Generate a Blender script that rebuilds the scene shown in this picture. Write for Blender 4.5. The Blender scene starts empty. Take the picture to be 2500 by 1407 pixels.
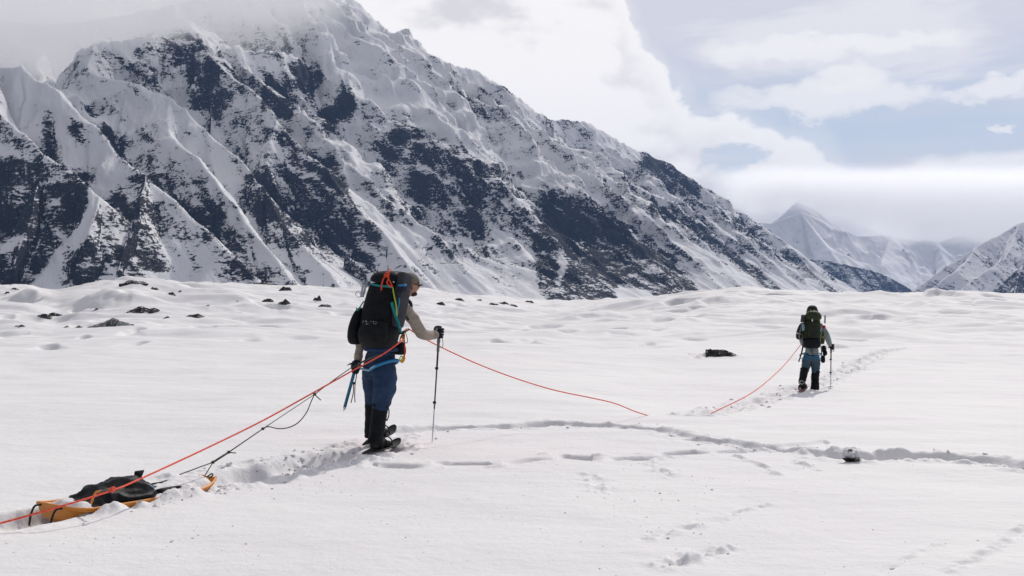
import bpy, bmesh, math, random
import numpy as np
from mathutils import Vector, Matrix, noise as mnoise

scene = bpy.context.scene
COL = scene.collection
rad = math.radians

# ------------------------------------------------------------------ camera
FPX, PXC, PYC = 2600.0, 1250.0, 703.5          # focal length and centre in photo pixels
CAM_Z, PITCH = 1.5, math.atan((740.0 - 703.5) / 2600.0)
cam_data = bpy.data.cameras.new('camera')
cam_data.sensor_width = 36.0
cam_data.lens = 36.0 * FPX / 2500.0
cam_data.clip_start, cam_data.clip_end = 0.1, 60000.0
cam = bpy.data.objects.new('camera', cam_data)
cam.location = (0, 0, CAM_Z)
cam.rotation_euler = (math.pi / 2 + PITCH, 0, 0)
COL.objects.link(cam)
scene.camera = cam
scene.render.resolution_x, scene.render.resolution_y = 1024, 576

HAZE = 4.2e-5
# ------------------------------------------------------------------ light and colour management
SUN_EL, SUN_AZ = rad(40.0), rad(24.0)           # azimuth measured from the view direction (+Y) towards +X
SUN_DIR = Vector((math.sin(SUN_AZ) * math.cos(SUN_EL), math.cos(SUN_AZ) * math.cos(SUN_EL), math.sin(SUN_EL)))
sun_data = bpy.data.lights.new('sun', 'SUN')
sun_data.energy, sun_data.angle, sun_data.color = 3.1, rad(0.6), (1.0, 0.945, 0.88)
sun = bpy.data.objects.new('sun', sun_data)
sun.rotation_euler = SUN_DIR.to_track_quat('Z', 'Y').to_euler()
COL.objects.link(sun)
vs = scene.view_settings
vs.view_transform, vs.look, vs.exposure, vs.gamma = 'Standard', 'None', -0.5, 1.0
scene.cycles.use_denoising = True
scene.cycles.max_bounces = 16
scene.cycles.diffuse_bounces = 2
scene.cycles.volume_bounces = 16
scene.cycles.transparent_max_bounces = 16
scene.cycles.volume_max_steps = 256

# ------------------------------------------------------------------ node helpers
class Nodes:
    def __init__(self, tree):
        self.t = tree
        tree.nodes.clear()
    def add(self, kind, **kw):
        n = self.t.nodes.new(kind)
        for k, v in kw.items():
            setattr(n, k, v)
        return n
    def link(self, a, b):
        self.t.links.new(a, b)
    def put(self, sock, v):
        if isinstance(v, bpy.types.NodeSocket):
            self.t.links.new(v, sock)
        elif v is not None:
            sock.default_value = v
    def math(self, op, a, b=None, c=None, clamp=False):
        n = self.add('ShaderNodeMath', operation=op, use_clamp=clamp)
        for s, v in zip(n.inputs, (a, b, c)):
            self.put(s, v)
        return n.outputs[0]
    def vmath(self, op, a, b=None):
        n = self.add('ShaderNodeVectorMath', operation=op)
        self.put(n.inputs[0], a)
        if b is not None:
            self.put(n.inputs[1], b)
        return n.outputs[0]
    def noise(self, vec, scale, detail=4.0, rough=0.5, dist=0.0, lac=2.0, color=False):
        n = self.add('ShaderNodeTexNoise')
        self.put(n.inputs['Vector'], vec)
        n.inputs['Scale'].default_value = scale
        n.inputs['Detail'].default_value = detail
        n.inputs['Roughness'].default_value = rough
        n.inputs['Lacunarity'].default_value = lac
        n.inputs['Distortion'].default_value = dist
        return n.outputs['Color' if color else 'Fac']
    def smooth(self, v, lo, hi, to0=0.0, to1=1.0):
        n = self.add('ShaderNodeMapRange', interpolation_type='SMOOTHSTEP')
        self.put(n.inputs['Value'], v)
        for k, x in (('From Min', lo), ('From Max', hi), ('To Min', to0), ('To Max', to1)):
            self.put(n.inputs[k], x)
        return n.outputs[0]
    def mix(self, f, a, b):
        n = self.add('ShaderNodeMix', data_type='RGBA')
        self.put(n.inputs[0], f)
        for s, v in ((n.inputs[6], a), (n.inputs[7], b)):
            self.put(s, (*v, 1.0) if isinstance(v, tuple) and len(v) == 3 else v)
        return n.outputs[2]
    def mapping(self, vec, scale=(1, 1, 1), rot=(0, 0, 0), loc=(0, 0, 0)):
        n = self.add('ShaderNodeMapping')
        self.put(n.inputs['Vector'], vec)
        n.inputs['Scale'].default_value = scale
        n.inputs['Rotation'].default_value = rot
        n.inputs['Location'].default_value = loc
        return n.outputs[0]
    def curve(self, v, pts, x0, x1, y0, y1):
        """piecewise curve through (x, y) points, given in real units"""
        n = self.add('ShaderNodeFloatCurve')
        m = n.mapping
        m.use_clip = True
        c = m.curves[0]
        P = [((x - x0) / (x1 - x0), (y - y0) / (y1 - y0)) for x, y in pts]
        c.points[0].location = P[0]
        c.points[1].location = P[-1]
        for p in P[1:-1]:
            c.points.new(*p)
        for p in c.points:
            p.handle_type = 'AUTO_CLAMPED'
        m.update()
        r = self.add('ShaderNodeMapRange')
        self.put(r.inputs['Value'], v)
        r.inputs['From Min'].default_value, r.inputs['From Max'].default_value = x0, x1
        self.link(r.outputs[0], n.inputs['Value'])
        r2 = self.add('ShaderNodeMapRange')
        self.link(n.outputs[0], r2.inputs['Value'])
        r2.inputs['To Min'].default_value, r2.inputs['To Max'].default_value = y0, y1
        return r2.outputs[0]

def az_of(px):
    return math.atan((px - PXC) / FPX)
def el_of(px, py):
    return math.atan((740.0 - py) / math.hypot(FPX, px - PXC))

# ------------------------------------------------------------------ sky: daylight with cloud
world = bpy.data.worlds.new('World')
scene.world = world
world.use_nodes = True
W = Nodes(world.node_tree)
tc = W.add('ShaderNodeTexCoord')
D = tc.outputs['Generated']
sep = W.add('ShaderNodeSeparateXYZ')
W.link(D, sep.inputs[0])
az = W.math('ARCTAN2', sep.outputs[0], sep.outputs[1])
hyp = W.math('SQRT', W.math('ADD', W.math('MULTIPLY', sep.outputs[0], sep.outputs[0]), W.math('MULTIPLY', sep.outputs[1], sep.outputs[1])))
el = W.math('ARCTAN2', sep.outputs[2], hyp)
skyt = W.add('ShaderNodeTexSky', sky_type='NISHITA', sun_disc=False)
skyt.sun_elevation, skyt.sun_rotation = SUN_EL, SUN_AZ
skyt.altitude, skyt.air_density, skyt.dust_density, skyt.ozone_density = 800.0, 1.0, 1.2, 1.2
blue = W.vmath('SCALE', skyt.outputs[0]); blue.node.inputs['Scale'].default_value = 0.075
n_big = W.noise(W.mapping(D, (1, 1, 2.2)), 3.2, 6, 0.55)
n_mid = W.noise(W.mapping(D, (1, 1, 1.7), loc=(3.1, 1.7, .4)), 9.0, 6, 0.56, 0.25)
n_fine = W.noise(D, 30.0, 5, 0.6)
n_flat = W.noise(W.mapping(D, (1, 1, 5.5), rot=(0, rad(3), 0)), 3.4, 5, 0.52, 0.3)
# thin high veil
veil = W.smooth(n_flat, 0.36, 0.66)
veil_hi = W.math('MULTIPLY', W.smooth(el, 0.15, 0.25), 0.9)
veil = W.math('MAXIMUM', W.math('MULTIPLY', veil, 0.75), veil_hi)
veil = W.math('MULTIPLY_ADD', veil, 0.68, 0.32)
col = W.mix(veil, blue, (0.745, 0.735, 0.79))
# scattered flat clouds higher up all round
flat = W.noise(W.mapping(D, (1, 1, 6.0), loc=(.37, .9, .2)), 3.0, 5, 0.55, 0.35)
flat_m = W.math('MULTIPLY', W.smooth(flat, 0.52, 0.63), W.smooth(el, 0.10, 0.16))
col = W.mix(W.math('MULTIPLY', flat_m, 0.75), col, (0.90, 0.885, 0.895))
# lenticular pair
rag = W.noise(W.mapping(D, (1, 1, 1.6)), 19.0, 5, 0.62, color=True)
rs_ = W.add('ShaderNodeSeparateXYZ'); W.link(rag, rs_.inputs[0])
az_r = W.math('ADD', az, W.math('MULTIPLY', W.math('SUBTRACT', rs_.outputs[0], 0.5), 0.10))
el_r = W.math('ADD', el, W.math('MULTIPLY', W.math('SUBTRACT', rs_.outputs[1], 0.5), 0.045))
def lens(px, py, w, h, seed):
    a, e = az_of(px), el_of(px, py)
    dx = W.math('DIVIDE', W.math('SUBTRACT', az_r, a), w / FPX)
    wob = W.math('MULTIPLY', W.math('SUBTRACT', n_mid, 0.5), 0.035)
    dy = W.math('DIVIDE', W.math('SUBTRACT', W.math('ADD', el_r, wob), e), h / FPX)
    r2 = W.math('ADD', W.math('MULTIPLY', dx, dx), W.math('MULTIPLY', dy, dy))
    return W.smooth(r2, 1.2, 0.30)
for (px, py, w, h, s) in ((2040, 238, 270, 40, 1), (2080, 196, 120, 30, 2), (2440, 205, 120, 26, 3), (1960, 120, 260, 34, 4), (2150, 95, 200, 26, 5), (2432, 301, 38, 15, 6)):
    col = W.mix(W.math('MULTIPLY', lens(px, py, w, h, s), 0.85), col, (0.985, 0.962, 0.95))
# cumulus bank behind the ridge: everything under an uneven upper edge
E0, E1 = -0.05, 0.75
edge = [(-3.2, 0.42), (-1.6, 0.5), (az_of(-200), 0.44), (az_of(1380), 0.40), (az_of(1500), el_of(1500, -60)), (az_of(1560), el_of(1560, 60)), (az_of(1595), el_of(1595, 150)),
        (az_of(1640), el_of(1640, 225)), (az_of(1760), el_of(1760, 262)), (az_of(1830), el_of(1830, 315)), (az_of(1900), el_of(1900, 352)),
        (az_of(2000), el_of(2000, 376)), (az_of(2060), el_of(2060, 402)), (az_of(2300), 0.08), (1.6, 0.12), (3.2, 0.42)]
edge_c = W.curve(az, edge, -3.2, 3.2, E0, E1)
bil = W.add('ShaderNodeTexVoronoi', feature='SMOOTH_F1'); bil.inputs['Scale'].default_value = 17.0; bil.inputs['Smoothness'].default_value = 0.6; bil.inputs['Detail'].default_value = 1.0
W.link(W.vmath('ADD', D, W.vmath('SCALE', W.noise(D, 14.0, 3, 0.6, color=True))), bil.inputs['Vector'])
bil.inputs['Vector'].links[0].from_node.inputs[1].links[0].from_node.inputs['Scale'].default_value = 0.05
billow = W.math('SUBTRACT', 0.45, bil.outputs['Distance'])
wob = W.math('ADD', W.math('ADD', W.math('MULTIPLY', W.math('SUBTRACT', n_mid, 0.5), 0.11), W.math('MULTIPLY', billow, 0.045)), W.math('MULTIPLY', W.math('SUBTRACT', n_fine, 0.5), 0.03))
dep = W.math('SUBTRACT', W.math('ADD', W.math('ADD', edge_c, 0.022), wob), el)
bank = W.math('MAXIMUM', W.smooth(dep, -0.001, 0.011), W.math('MULTIPLY', W.smooth(dep, -0.028, 0.02), 0.40))
gap = lens(1790, 392, 62, 30, 3)                 # the small blue gap under the bank
bank = W.math('MULTIPLY', bank, W.math('SUBTRACT', 1.0, W.math('MULTIPLY', gap, 0.8)))
bank_col = W.mix(W.smooth(W.math('ADD', W.math('ADD', n_big, W.math('MULTIPLY', billow, 0.22)), W.math('MULTIPLY', W.math('SUBTRACT', n_mid, 0.5), 1.1)), 0.35, 0.56), (0.78, 0.76, 0.765), (1.05, 1.015, 0.99))
bank_col = W.mix(W.smooth(dep, 0.075, 0.008), bank_col, (1.04, 1.01, 0.985))
col = W.mix(bank, col, bank_col)
# low stratus bank down the valley
edge2 = [(-3.2, 0.14), (az_of(900), 0.13), (az_of(1650), el_of(1650, 424)), (az_of(2060), el_of(2060, 392)), (az_of(2480), el_of(2480, 366)), (1.2, 0.15), (3.2, 0.14)]
edge2_c = W.curve(az, edge2, -3.2, 3.2, E0, E1)
dep2 = W.math('SUBTRACT', W.math('ADD', edge2_c, W.math('ADD', W.math('MULTIPLY', W.math('SUBTRACT', n_mid, 0.5), 0.018), W.math('MULTIPLY', billow, 0.009))), el)
strat = W.smooth(dep2, -0.003, 0.007)
shade = W.smooth(W.math('ADD', W.math('MULTIPLY', dep2, 4.2), W.math('ADD', W.math('MULTIPLY', W.math('SUBTRACT', n_mid, 0.5), -2.2), W.math('MULTIPLY', billow, -0.5))), 0.05, 0.48)
strat_col = W.mix(shade, (1.0, 0.98, 0.965), (0.66, 0.645, 0.665))
col = W.mix(strat, col, strat_col)
# overhead and behind: the same broken cloud, dimmer away from the sun
cosun = W.add('ShaderNodeVectorMath', operation='DOT_PRODUCT')
W.link(D, cosun.inputs[0]); cosun.inputs[1].default_value = SUN_DIR
bg = W.add('ShaderNodeBackground')
glow = W.smooth(cosun.outputs['Value'], -0.05, 0.66, 0.26, 1.42)      # cloud is brighter towards the sun than with it behind you
colx = W.vmath('SCALE', col); W.link(glow, colx.node.inputs['Scale'])
W.link(colx, bg.inputs['Color'])
bg.inputs['Strength'].default_value = 1.0
wo = W.add('ShaderNodeOutputWorld')
W.link(bg.outputs[0], wo.inputs['Surface'])

# ------------------------------------------------------------------ maths helpers
def at(px, py, depth):
    """the world point seen at photo pixel (px, py), at that depth along the view"""
    u, v = (px - PXC) / FPX, (PYC - py) / FPX
    c, s = math.cos(PITCH), math.sin(PITCH)
    dy, dz = c - v * s, s + v * c
    return Vector((u / dy * depth, depth, CAM_Z + dz / dy * depth))

_rng = np.random.RandomState(7)
_GA = _rng.rand(4096) * 2 * np.pi
_GX, _GY = np.cos(_GA), np.sin(_GA)
def _h(ix, iy, seed):
    h = (ix.astype(np.int64) * 374761393 + iy.astype(np.int64) * 668265263 + seed * 1274126177) & 0x7fffffff
    h = ((h ^ (h >> 13)) * 1103515245) & 0x7fffffff
    return ((h ^ (h >> 16)) & 4095)
def pn(x, y, seed=0):
    """gradient noise, about -0.7..0.7"""
    x = np.asarray(x, float); y = np.asarray(y, float)
    ix, iy = np.floor(x), np.floor(y)
    fx, fy = x - ix, y - iy
    ux, uy = fx * fx * fx * (fx * (fx * 6 - 15) + 10), fy * fy * fy * (fy * (fy * 6 - 15) + 10)
    def g(ox, oy):
        k = _h(ix + ox, iy + oy, seed)
        return _GX[k] * (fx - ox) + _GY[k] * (fy - oy)
    a, b, c, d = g(0, 0), g(1, 0), g(0, 1), g(1, 1)
    return a + (b - a) * ux + ((c + (d - c) * ux) - (a + (b - a) * ux)) * uy
def fbm(x, y, octaves=4, seed=0, gain=0.5, lac=2.03):
    s, a = 0.0, 1.0
    for o in range(octaves):
        s = s + a * pn(x * lac ** o + 17.3 * o, y * lac ** o - 9.1 * o, seed + o)
        a *= gain
    return s
def ridged(x, y, octaves=5, seed=0, gain=0.5, lac=2.05):
    s, a, w = 0.0, 1.0, 1.0
    for o in range(octaves):
        n = 1.0 - np.abs(pn(x * lac ** o + 31.7 * o, y * lac ** o + 11.9 * o, seed + o)) * 1.9
        n = np.clip(n, 0, 1) ** 2
        s = s + a * n * w
        w = np.clip(n * 1.6, 0, 1)
        a *= gain
    return s
def sstep(a, b, x):
    t = np.clip((np.asarray(x, float) - a) / (b - a), 0, 1)
    return t * t * (3 - 2 * t)
def seg_dist(x, y, pts):
    """distance to a polyline in the plane, and the arc length of the nearest point"""
    best = np.full(np.shape(x), 1e9); arc = np.zeros(np.shape(x)); side = np.zeros(np.shape(x)); L = 0.0
    for (ax, ay), (bx, by) in zip(pts[:-1], pts[1:]):
        dx, dy = bx - ax, by - ay
        l = math.hypot(dx, dy) + 1e-9
        t = np.clip(((x - ax) * dx + (y - ay) * dy) / (l * l), 0, 1)
        d = np.hypot(x - (ax + t * dx), y - (ay + t * dy))
        m = d < best
        best = np.where(m, d, best); arc = np.where(m, L + t * l, arc)
        side = np.where(m, (dx * (y - ay) - dy * (x - ax)) / l, side)
        L += l
    return best, arc, side

def grid_mesh(name, X, Y, Z, wrap=False):
    """a sheet from three equal 2-D arrays"""
    nr, nc = X.shape
    co = np.empty((nr * nc, 3), np.float32)
    co[:, 0], co[:, 1], co[:, 2] = X.ravel(), Y.ravel(), Z.ravel()
    idx = np.arange(nr * nc).reshape(nr, nc)
    if wrap:
        idx = np.concatenate([idx, idx[:, :1]], axis=1)
    q = np.stack([idx[:-1, :-1], idx[:-1, 1:], idx[1:, 1:], idx[1:, :-1]], -1).reshape(-1, 4)
    return raw_mesh(name, co, q)
def raw_mesh(name, co, q, smooth=True):
    me = bpy.data.meshes.new(name)
    k = q.shape[1]
    me.vertices.add(len(co)); me.vertices.foreach_set('co', np.ascontiguousarray(co, np.float32).ravel())
    me.loops.add(q.size); me.loops.foreach_set('vertex_index', q.ravel().astype(np.int32))
    me.polygons.add(len(q))
    me.polygons.foreach_set('loop_start', (np.arange(len(q)) * k).astype(np.int32))
    try:
        me.polygons.foreach_set('loop_total', np.full(len(q), k, np.int32))
    except Exception:
        pass
    me.update(calc_edges=True)
    if smooth:
        me.polygons.foreach_set('use_smooth', np.ones(len(q), bool))
    me.validate()
    return me
def float_attr(me, name, arr):
    a = me.attributes.new(name, 'FLOAT', 'POINT')
    a.data.foreach_set('value', np.ascontiguousarray(arr, np.float32).ravel())

def link(name, me, mat=None, parent=None, kind=None):
    o = bpy.data.objects.new(name, me)
    COL.objects.link(o)
    if mat is not None:
        me.materials.append(mat)
    if parent is not None:
        o.parent = parent
    if kind:
        o['kind'] = kind
    return o
def tag(o, label, cat, group=None):
    o['label'], o['category'] = label, cat
    if group:
        o['group'] = group
    return o

def principled(name, color, rough=0.7, **kw):
    m = bpy.data.materials.new(name)
    m.use_nodes = True
    N = Nodes(m.node_tree)
    b = N.add('ShaderNodeBsdfPrincipled')
    out = N.add('ShaderNodeOutputMaterial')
    N.link(b.outputs[0], out.inputs['Surface'])
    b.inputs['Base Color'].default_value = (*color, 1)
    b.inputs['Roughness'].default_value = rough
    for k, v in kw.items():
        b.inputs[k].default_value = v
    return m, N, b
# ------------------------------------------------------------------ snow material
def snow_material():
    m, N, b = principled('snow', (0.82, 0.815, 0.825), 0.75)
    g = N.add('ShaderNodeNewGeometry')
    P = g.outputs['Position']
    fine = N.noise(P, 26.0, 6, 0.62)
    drift = N.noise(N.mapping(P, (0.8, 1.5, 1.0), rot=(0, 0, rad(-12))), 0.9, 7, 0.56, 0.5)
    crust = N.noise(N.mapping(P, (1.2, 1.7, 1.0)), 5.0, 6, 0.6)
    h = N.math('ADD', N.math('MULTIPLY', fine, 0.010), N.math('ADD', N.math('MULTIPLY', drift, 0.045), N.math('MULTIPLY', crust, 0.020)))
    bp = N.add('ShaderNodeBump')
    bp.inputs['Strength'].default_value = 0.55
    bp.inputs['Distance'].default_value = 1.0
    N.link(h, bp.inputs['Height'])
    N.link(bp.outputs[0], b.inputs['Normal'])
    at_d = N.add('ShaderNodeAttribute'); at_d.attribute_name = 'dirt'
    dn = N.noise(P, 3.5, 8, 0.65)
    dm = N.smooth(N.math('ADD', at_d.outputs['Fac'], N.math('MULTIPLY', N.math('SUBTRACT', dn, 0.5), 0.9)), 0.45, 0.6)
    tint = N.noise(P, 0.35, 3, 0.5)
    base = N.mix(N.smooth(tint, 0.35, 0.65), (0.80, 0.785, 0.79), (0.835, 0.825, 0.815))
    base = N.mix(N.math('MULTIPLY', N.smooth(N.noise(P, 60.0, 4, 0.7), 0.62, 0.72), 0.5), base, (0.70, 0.69, 0.70))
    at_p = N.add('ShaderNodeAttribute'); at_p.attribute_name = 'pink'
    base = N.mix(at_p.outputs['Fac'], base, (0.86, 0.755, 0.76))
    N.link(N.mix(dm, base, (0.055, 0.055, 0.06)), b.inputs['Base Color'])
    b.inputs['Specular IOR Level'].default_value = 0.25
    return m
M_SNOW = snow_material()

# ------------------------------------------------------------------ glacier: one sheet, finer near the camera
CREST = np.array([(-1600, 690, 140), (-400, 699, 130), (0, 703, 125), (60, 702, 125), (135, 721, 120), (190, 706, 115), (255, 694, 112), (335, 690, 112), (420, 698, 118), (600, 699, 125),
                  (720, 705, 130), (850, 709, 140), (1000, 713, 150), (1200, 728, 165), (1330, 737, 180), (1450, 736, 180), (1600, 726, 160),
                  (1740, 714, 140), (1850, 711, 130), (1950, 715, 135), (2100, 721, 150), (2300, 717, 150), (2500, 721, 150), (2900, 716, 150), (4200, 716, 150)], float)
_cx = np.arange(-1700, 4300, 4.0)
def _soft(col, w):
    v = np.interp(_cx, CREST[:, 0], CREST[:, col])
    k = np.exp(-(np.arange(-60, 61) * 4.0 / w) ** 2); k /= k.sum()
    return np.convolve(np.pad(v, 60, mode='edge'), k, mode='valid')
CREST_PY, CREST_D = _soft(1, 16.0), _soft(2, 90.0)
def base_height(x, y):
    x = np.asarray(x, float); y = np.asarray(y, float)
    yy = np.maximum(y, 0.15 * np.hypot(x, y) + 1e-6)
    px = PXC + FPX * x / yy
    r = np.hypot(x, y)
    py = np.interp(px, _cx, CREST_PY); dc = np.interp(px, _cx, CREST_D)
    zc = CAM_Z + (740.0 - py) / FPX * dc
    d = np.where(y > 0, yy, r)
    s = np.clip((d - 26) / (dc - 26), 0, 1)
    up = zc * (0.25 * s + 0.75 * s * s * (3 - 2 * s)) * sstep(-40, 30, y)
    past = np.maximum(d - dc, 0)
    down = -14.0 * (1 - np.exp(-past / 260.0)) - np.minimum(past, 40) * 0.02
    z = up + np.where(y > 0, down, 0)
    z = z - 0.2 * sstep(13.5, 19.5, d) * (1 - sstep(24, 40, d)) * (y > 0) * sstep(1200, 1700, px)
    return z

def mounds(x, y):
    """drifts and hummocks in the middle distance: (px, py of the foot, depth, half width m, half depth m, height m)"""
    z = np.zeros(np.shape(x))
    for px, py, D, w, dd, h in MOUNDS:
        cx = (px - PXC) / FPX * D
        q = ((x - cx) / w) ** 2 + ((y - D - dd * 0.5) / dd) ** 2
        z = z + h * np.exp(-q * 1.4)
    return z
MOUNDS = [(330, 792, 62, 5.5, 4.0, 0.75), (262, 790, 60, 2.0, 1.8, 0.55), (110, 780, 66, 5.0, 4.0, 0.7), (345, 764, 74, 3.2, 3.2, 0.9), (480, 775, 72, 4.0, 3.0, 0.55),
          (40, 800, 58, 3.0, 2.5, 0.4), (620, 795, 60, 4.0, 2.5, 0.35), (560, 790, 62, 2.2, 1.5, 0.3), (220, 735, 95, 9, 6, 0.25), (60, 745, 88, 6, 5, 0.35), (430, 740, 92, 10, 6, 0.2),
          (740, 748, 90, 7, 5, 0.35), (700, 730, 105, 9, 6, 0.2), (1080, 750, 95, 8, 4, 0.5), (1000, 735, 120, 10, 6, 0.3),
          (1330, 812, 44, 3.2, 1.6, 0.26), (1180, 830, 38, 3.6, 2.0, 0.20), (1500, 800, 50, 4.0, 2.2, 0.34), (1600, 795, 52, 3.0, 1.6, 0.28), (1460, 770, 66, 4.5, 2.5, 0.36), (1520, 752, 84, 5, 3, 0.5),
          (1680, 757, 80, 5, 2.6, 0.55), (1760, 752, 84, 4, 2.5, 0.45), (1860, 735, 100, 7, 4, 0.6), (2150, 742, 92, 9, 3.5, 0.75), (2080, 735, 100, 4, 2.5, 0.45), (2230, 785, 56, 3.5, 2.0, 0.38),
          (2100, 775, 62, 4.0, 2.2, 0.36), (2060, 835, 40, 3.2, 1.5, 0.25), (2110, 800, 52, 3.5, 1.8, 0.26), (2380, 745, 92, 9, 4, 0.5), (2300, 760, 76, 5, 2.6, 0.3), (1930, 752, 86, 5, 2.4, 0.35),
          (900, 770, 75, 6, 3, 0.35), (850, 815, 48, 4, 2, 0.2), (640, 833, 42, 3.4, 1.6, 0.2)]

_hr = np.random.RandomState(23)
HOLLOWS = [(1560, 792, 120, .42), (1500, 797, 90, .3), (1600, 800, 60, .3), (1475, 768, 70, .5), (1440, 765, 50, .4), (1660, 752, 70, .6), (1700, 756, 60, .5), (1330, 805, 70, .3), (1270, 815, 50, .25), (1220, 822, 60, .2), (1520, 752, 60, .6),
           (1740, 745, 50, .5), (1880, 728, 90, .8), (1800, 738, 60, .5), (1940, 740, 60, .5), (2100, 735, 70, .9), (2200, 738, 110, .9), (2290, 738, 80, .7), (2350, 745, 70, .5), (2070, 767, 60, .5), (2120, 772, 110, .5), (2240, 782, 80, .4), (2160, 787, 90, .35),
           (2060, 832, 70, .22), (2100, 822, 70, .22), (2040, 845, 50, .2), (2330, 760, 60, .3), (2420, 740, 80, .5), (900, 762, 70, .35), (850, 772, 50, .3), (640, 800, 60, .3), (560, 803, 90, .35), (500, 795, 60, .3), (620, 826, 70, .2), (740, 780, 50, .25),
           (1130, 752, 60, .4), (1000, 748, 60, .4), (1100, 775, 60, .25), (1200, 790, 60, .25), (200, 762, 70, .7), (60, 748, 80, .9), (150, 745, 60, .7), (300, 742, 60, .6), (700, 752, 60, .5), (30, 815, 50, .25), (350, 812, 60, .2), (860, 840, 60, .15), (1390, 780, 50, .3)]
for _ in range(70):
    HOLLOWS.append((_hr.uniform(-200, 2700), 735 + 110 * _hr.rand() ** 1.5, _hr.uniform(25, 70), _hr.uniform(.15, .4)))
def hollow_depth(x, y):
    z = np.zeros(np.shape(x))
    wx = x + 0.9 * pn(x / 2.2, y / 2.2, 401) + 0.4 * pn(x / 0.8, y / 0.8, 403); wy = y + 0.8 * pn(x / 2.6, y / 2.6, 402) + 0.3 * pn(x / 0.9, y / 0.9, 404)
    for cx, cy, w, h in HOLLOW_W:
        sel = (np.abs(x - cx) < w * 2 + 2) & (np.abs(y - cy) < w * 3 + 5)
        if not sel.any():
            continue
        u = (wx[sel] - cx) / w
        L = 1.5 + 0.6 * w + 2.0 * h                    # from the near lip to the steep far wall
        v = (wy[sel] - cy + 0.35 * w * u * u) / L
        prof = sstep(-1.0, -0.08, v) * (1 - sstep(-0.05, 0.16, v))
        lip = 0.25 * np.exp(-((v - 0.28) / 0.16) ** 2)
        z[sel] += h * np.exp(-(u * 1.15) ** 4) * (lip - prof)
    return z
def ground_hit(px, py, z_of=None):
    """where the ray of a photo pixel meets the undisturbed snow"""
    lo = 4.0
    D = lo
    while D < 200:
        p = at(px, py, D)
        if p.z < float(base_height(p.x, p.y)):
            break
        D *= 1.01
    a, b = D / 1.01, D
    for _ in range(20):
        m = (a + b) / 2
        p = at(px, py, m)
        if p.z < float(base_height(p.x, p.y)):
            b = m
        else:
            a = m
    return at(px, py, (a + b) / 2)

HOLLOW_W = [(p.x, p.y, w * 0.5 * p.y / FPX, h * min(1.0, p.y / 55) * 0.8) for p, w, h in ((ground_hit(a, b), c, d) for a, b, c, d in HOLLOWS) if 26 < p.y < 150]
def track(pts):
    return [tuple(ground_hit(px, py)[:2]) for px, py in pts]
# (photo polyline, half width m, depth m, lump amplitude m, stride m, left/right offset m)
TRACKS = [
    (track([(490, 1180), (560, 1168), (640, 1152), (760, 1125), (905, 1096)]), 0.34, 0.20, 0.05, 0.52, 0.13),
    (track([(905, 1090), (1000, 1050), (1120, 1042), (1260, 1040), (1340, 1032), (1480, 1038), (1600, 1052), (1700, 1072), (1850, 1086), (2050, 1110), (2180, 1114), (2320, 1122), (2520, 1140), (2800, 1170)]), 0.20, 0.11, 0.02, 0.6, 0.09),
    (track([(2050, 1112), (2150, 1118), (2280, 1116), (2420, 1128), (2600, 1150)]), 0.30, 0.16, 0.03, 0.55, 0.13),
    (track([(900, 1132), (1010, 1134), (1200, 1132), (1340, 1116), (1450, 1124), (1600, 1112), (1720, 1104), (1830, 1092)]), 0.17, 0.075, 0.02, 0.62, 0.07),
    (track([(1700, 1012), (1760, 1003), (1850, 980), (1950, 953), (2000, 935), (2050, 912), (2080, 895), (2140, 872), (2200, 852)]), 0.26, 0.12, 0.045, 0.5, 0.14),
    ([(-6.1, 3.4), (-4.7, 5.5), (-3.30, 7.57)], 0.30, 0.11, 0.006, 5.0, 0.0),
]
SCUFFS = [  # shallow runs of broken crust
    (track([(1580, 1312), (1650, 1295), (1700, 1282), (1755, 1268)]), 0.07, 0.025), (track([(1620, 1382), (1680, 1365), (1720, 1352), (1762, 1340)]), 0.09, 0.03),
    (track([(1800, 1115), (1850, 1132), (1900, 1158)]), 0.05, 0.02), (track([(1940, 1125), (1990, 1148)]), 0.05, 0.02), (track([(1590, 1120), (1630, 1165)]), 0.09, 0.02),
    (track([(2150, 1400), (2230, 1355), (2300, 1328)]), 0.03, 0.012), (track([(2310, 1400), (2400, 1355), (2500, 1285)]), 0.05, 0.015), (track([(1790, 1255), (1880, 1232)]), 0.04, 0.015),
    (track([(1440, 1160), (1470, 1200)]), 0.10, 0.02), (track([(1700, 878), (1735, 870)]), 0.2, 0.06), (track([(1680, 868), (1720, 872)]), 0.15, 0.04),
    (track([(2085, 905), (2120, 900)]), 0.2, 0.06)]

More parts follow.
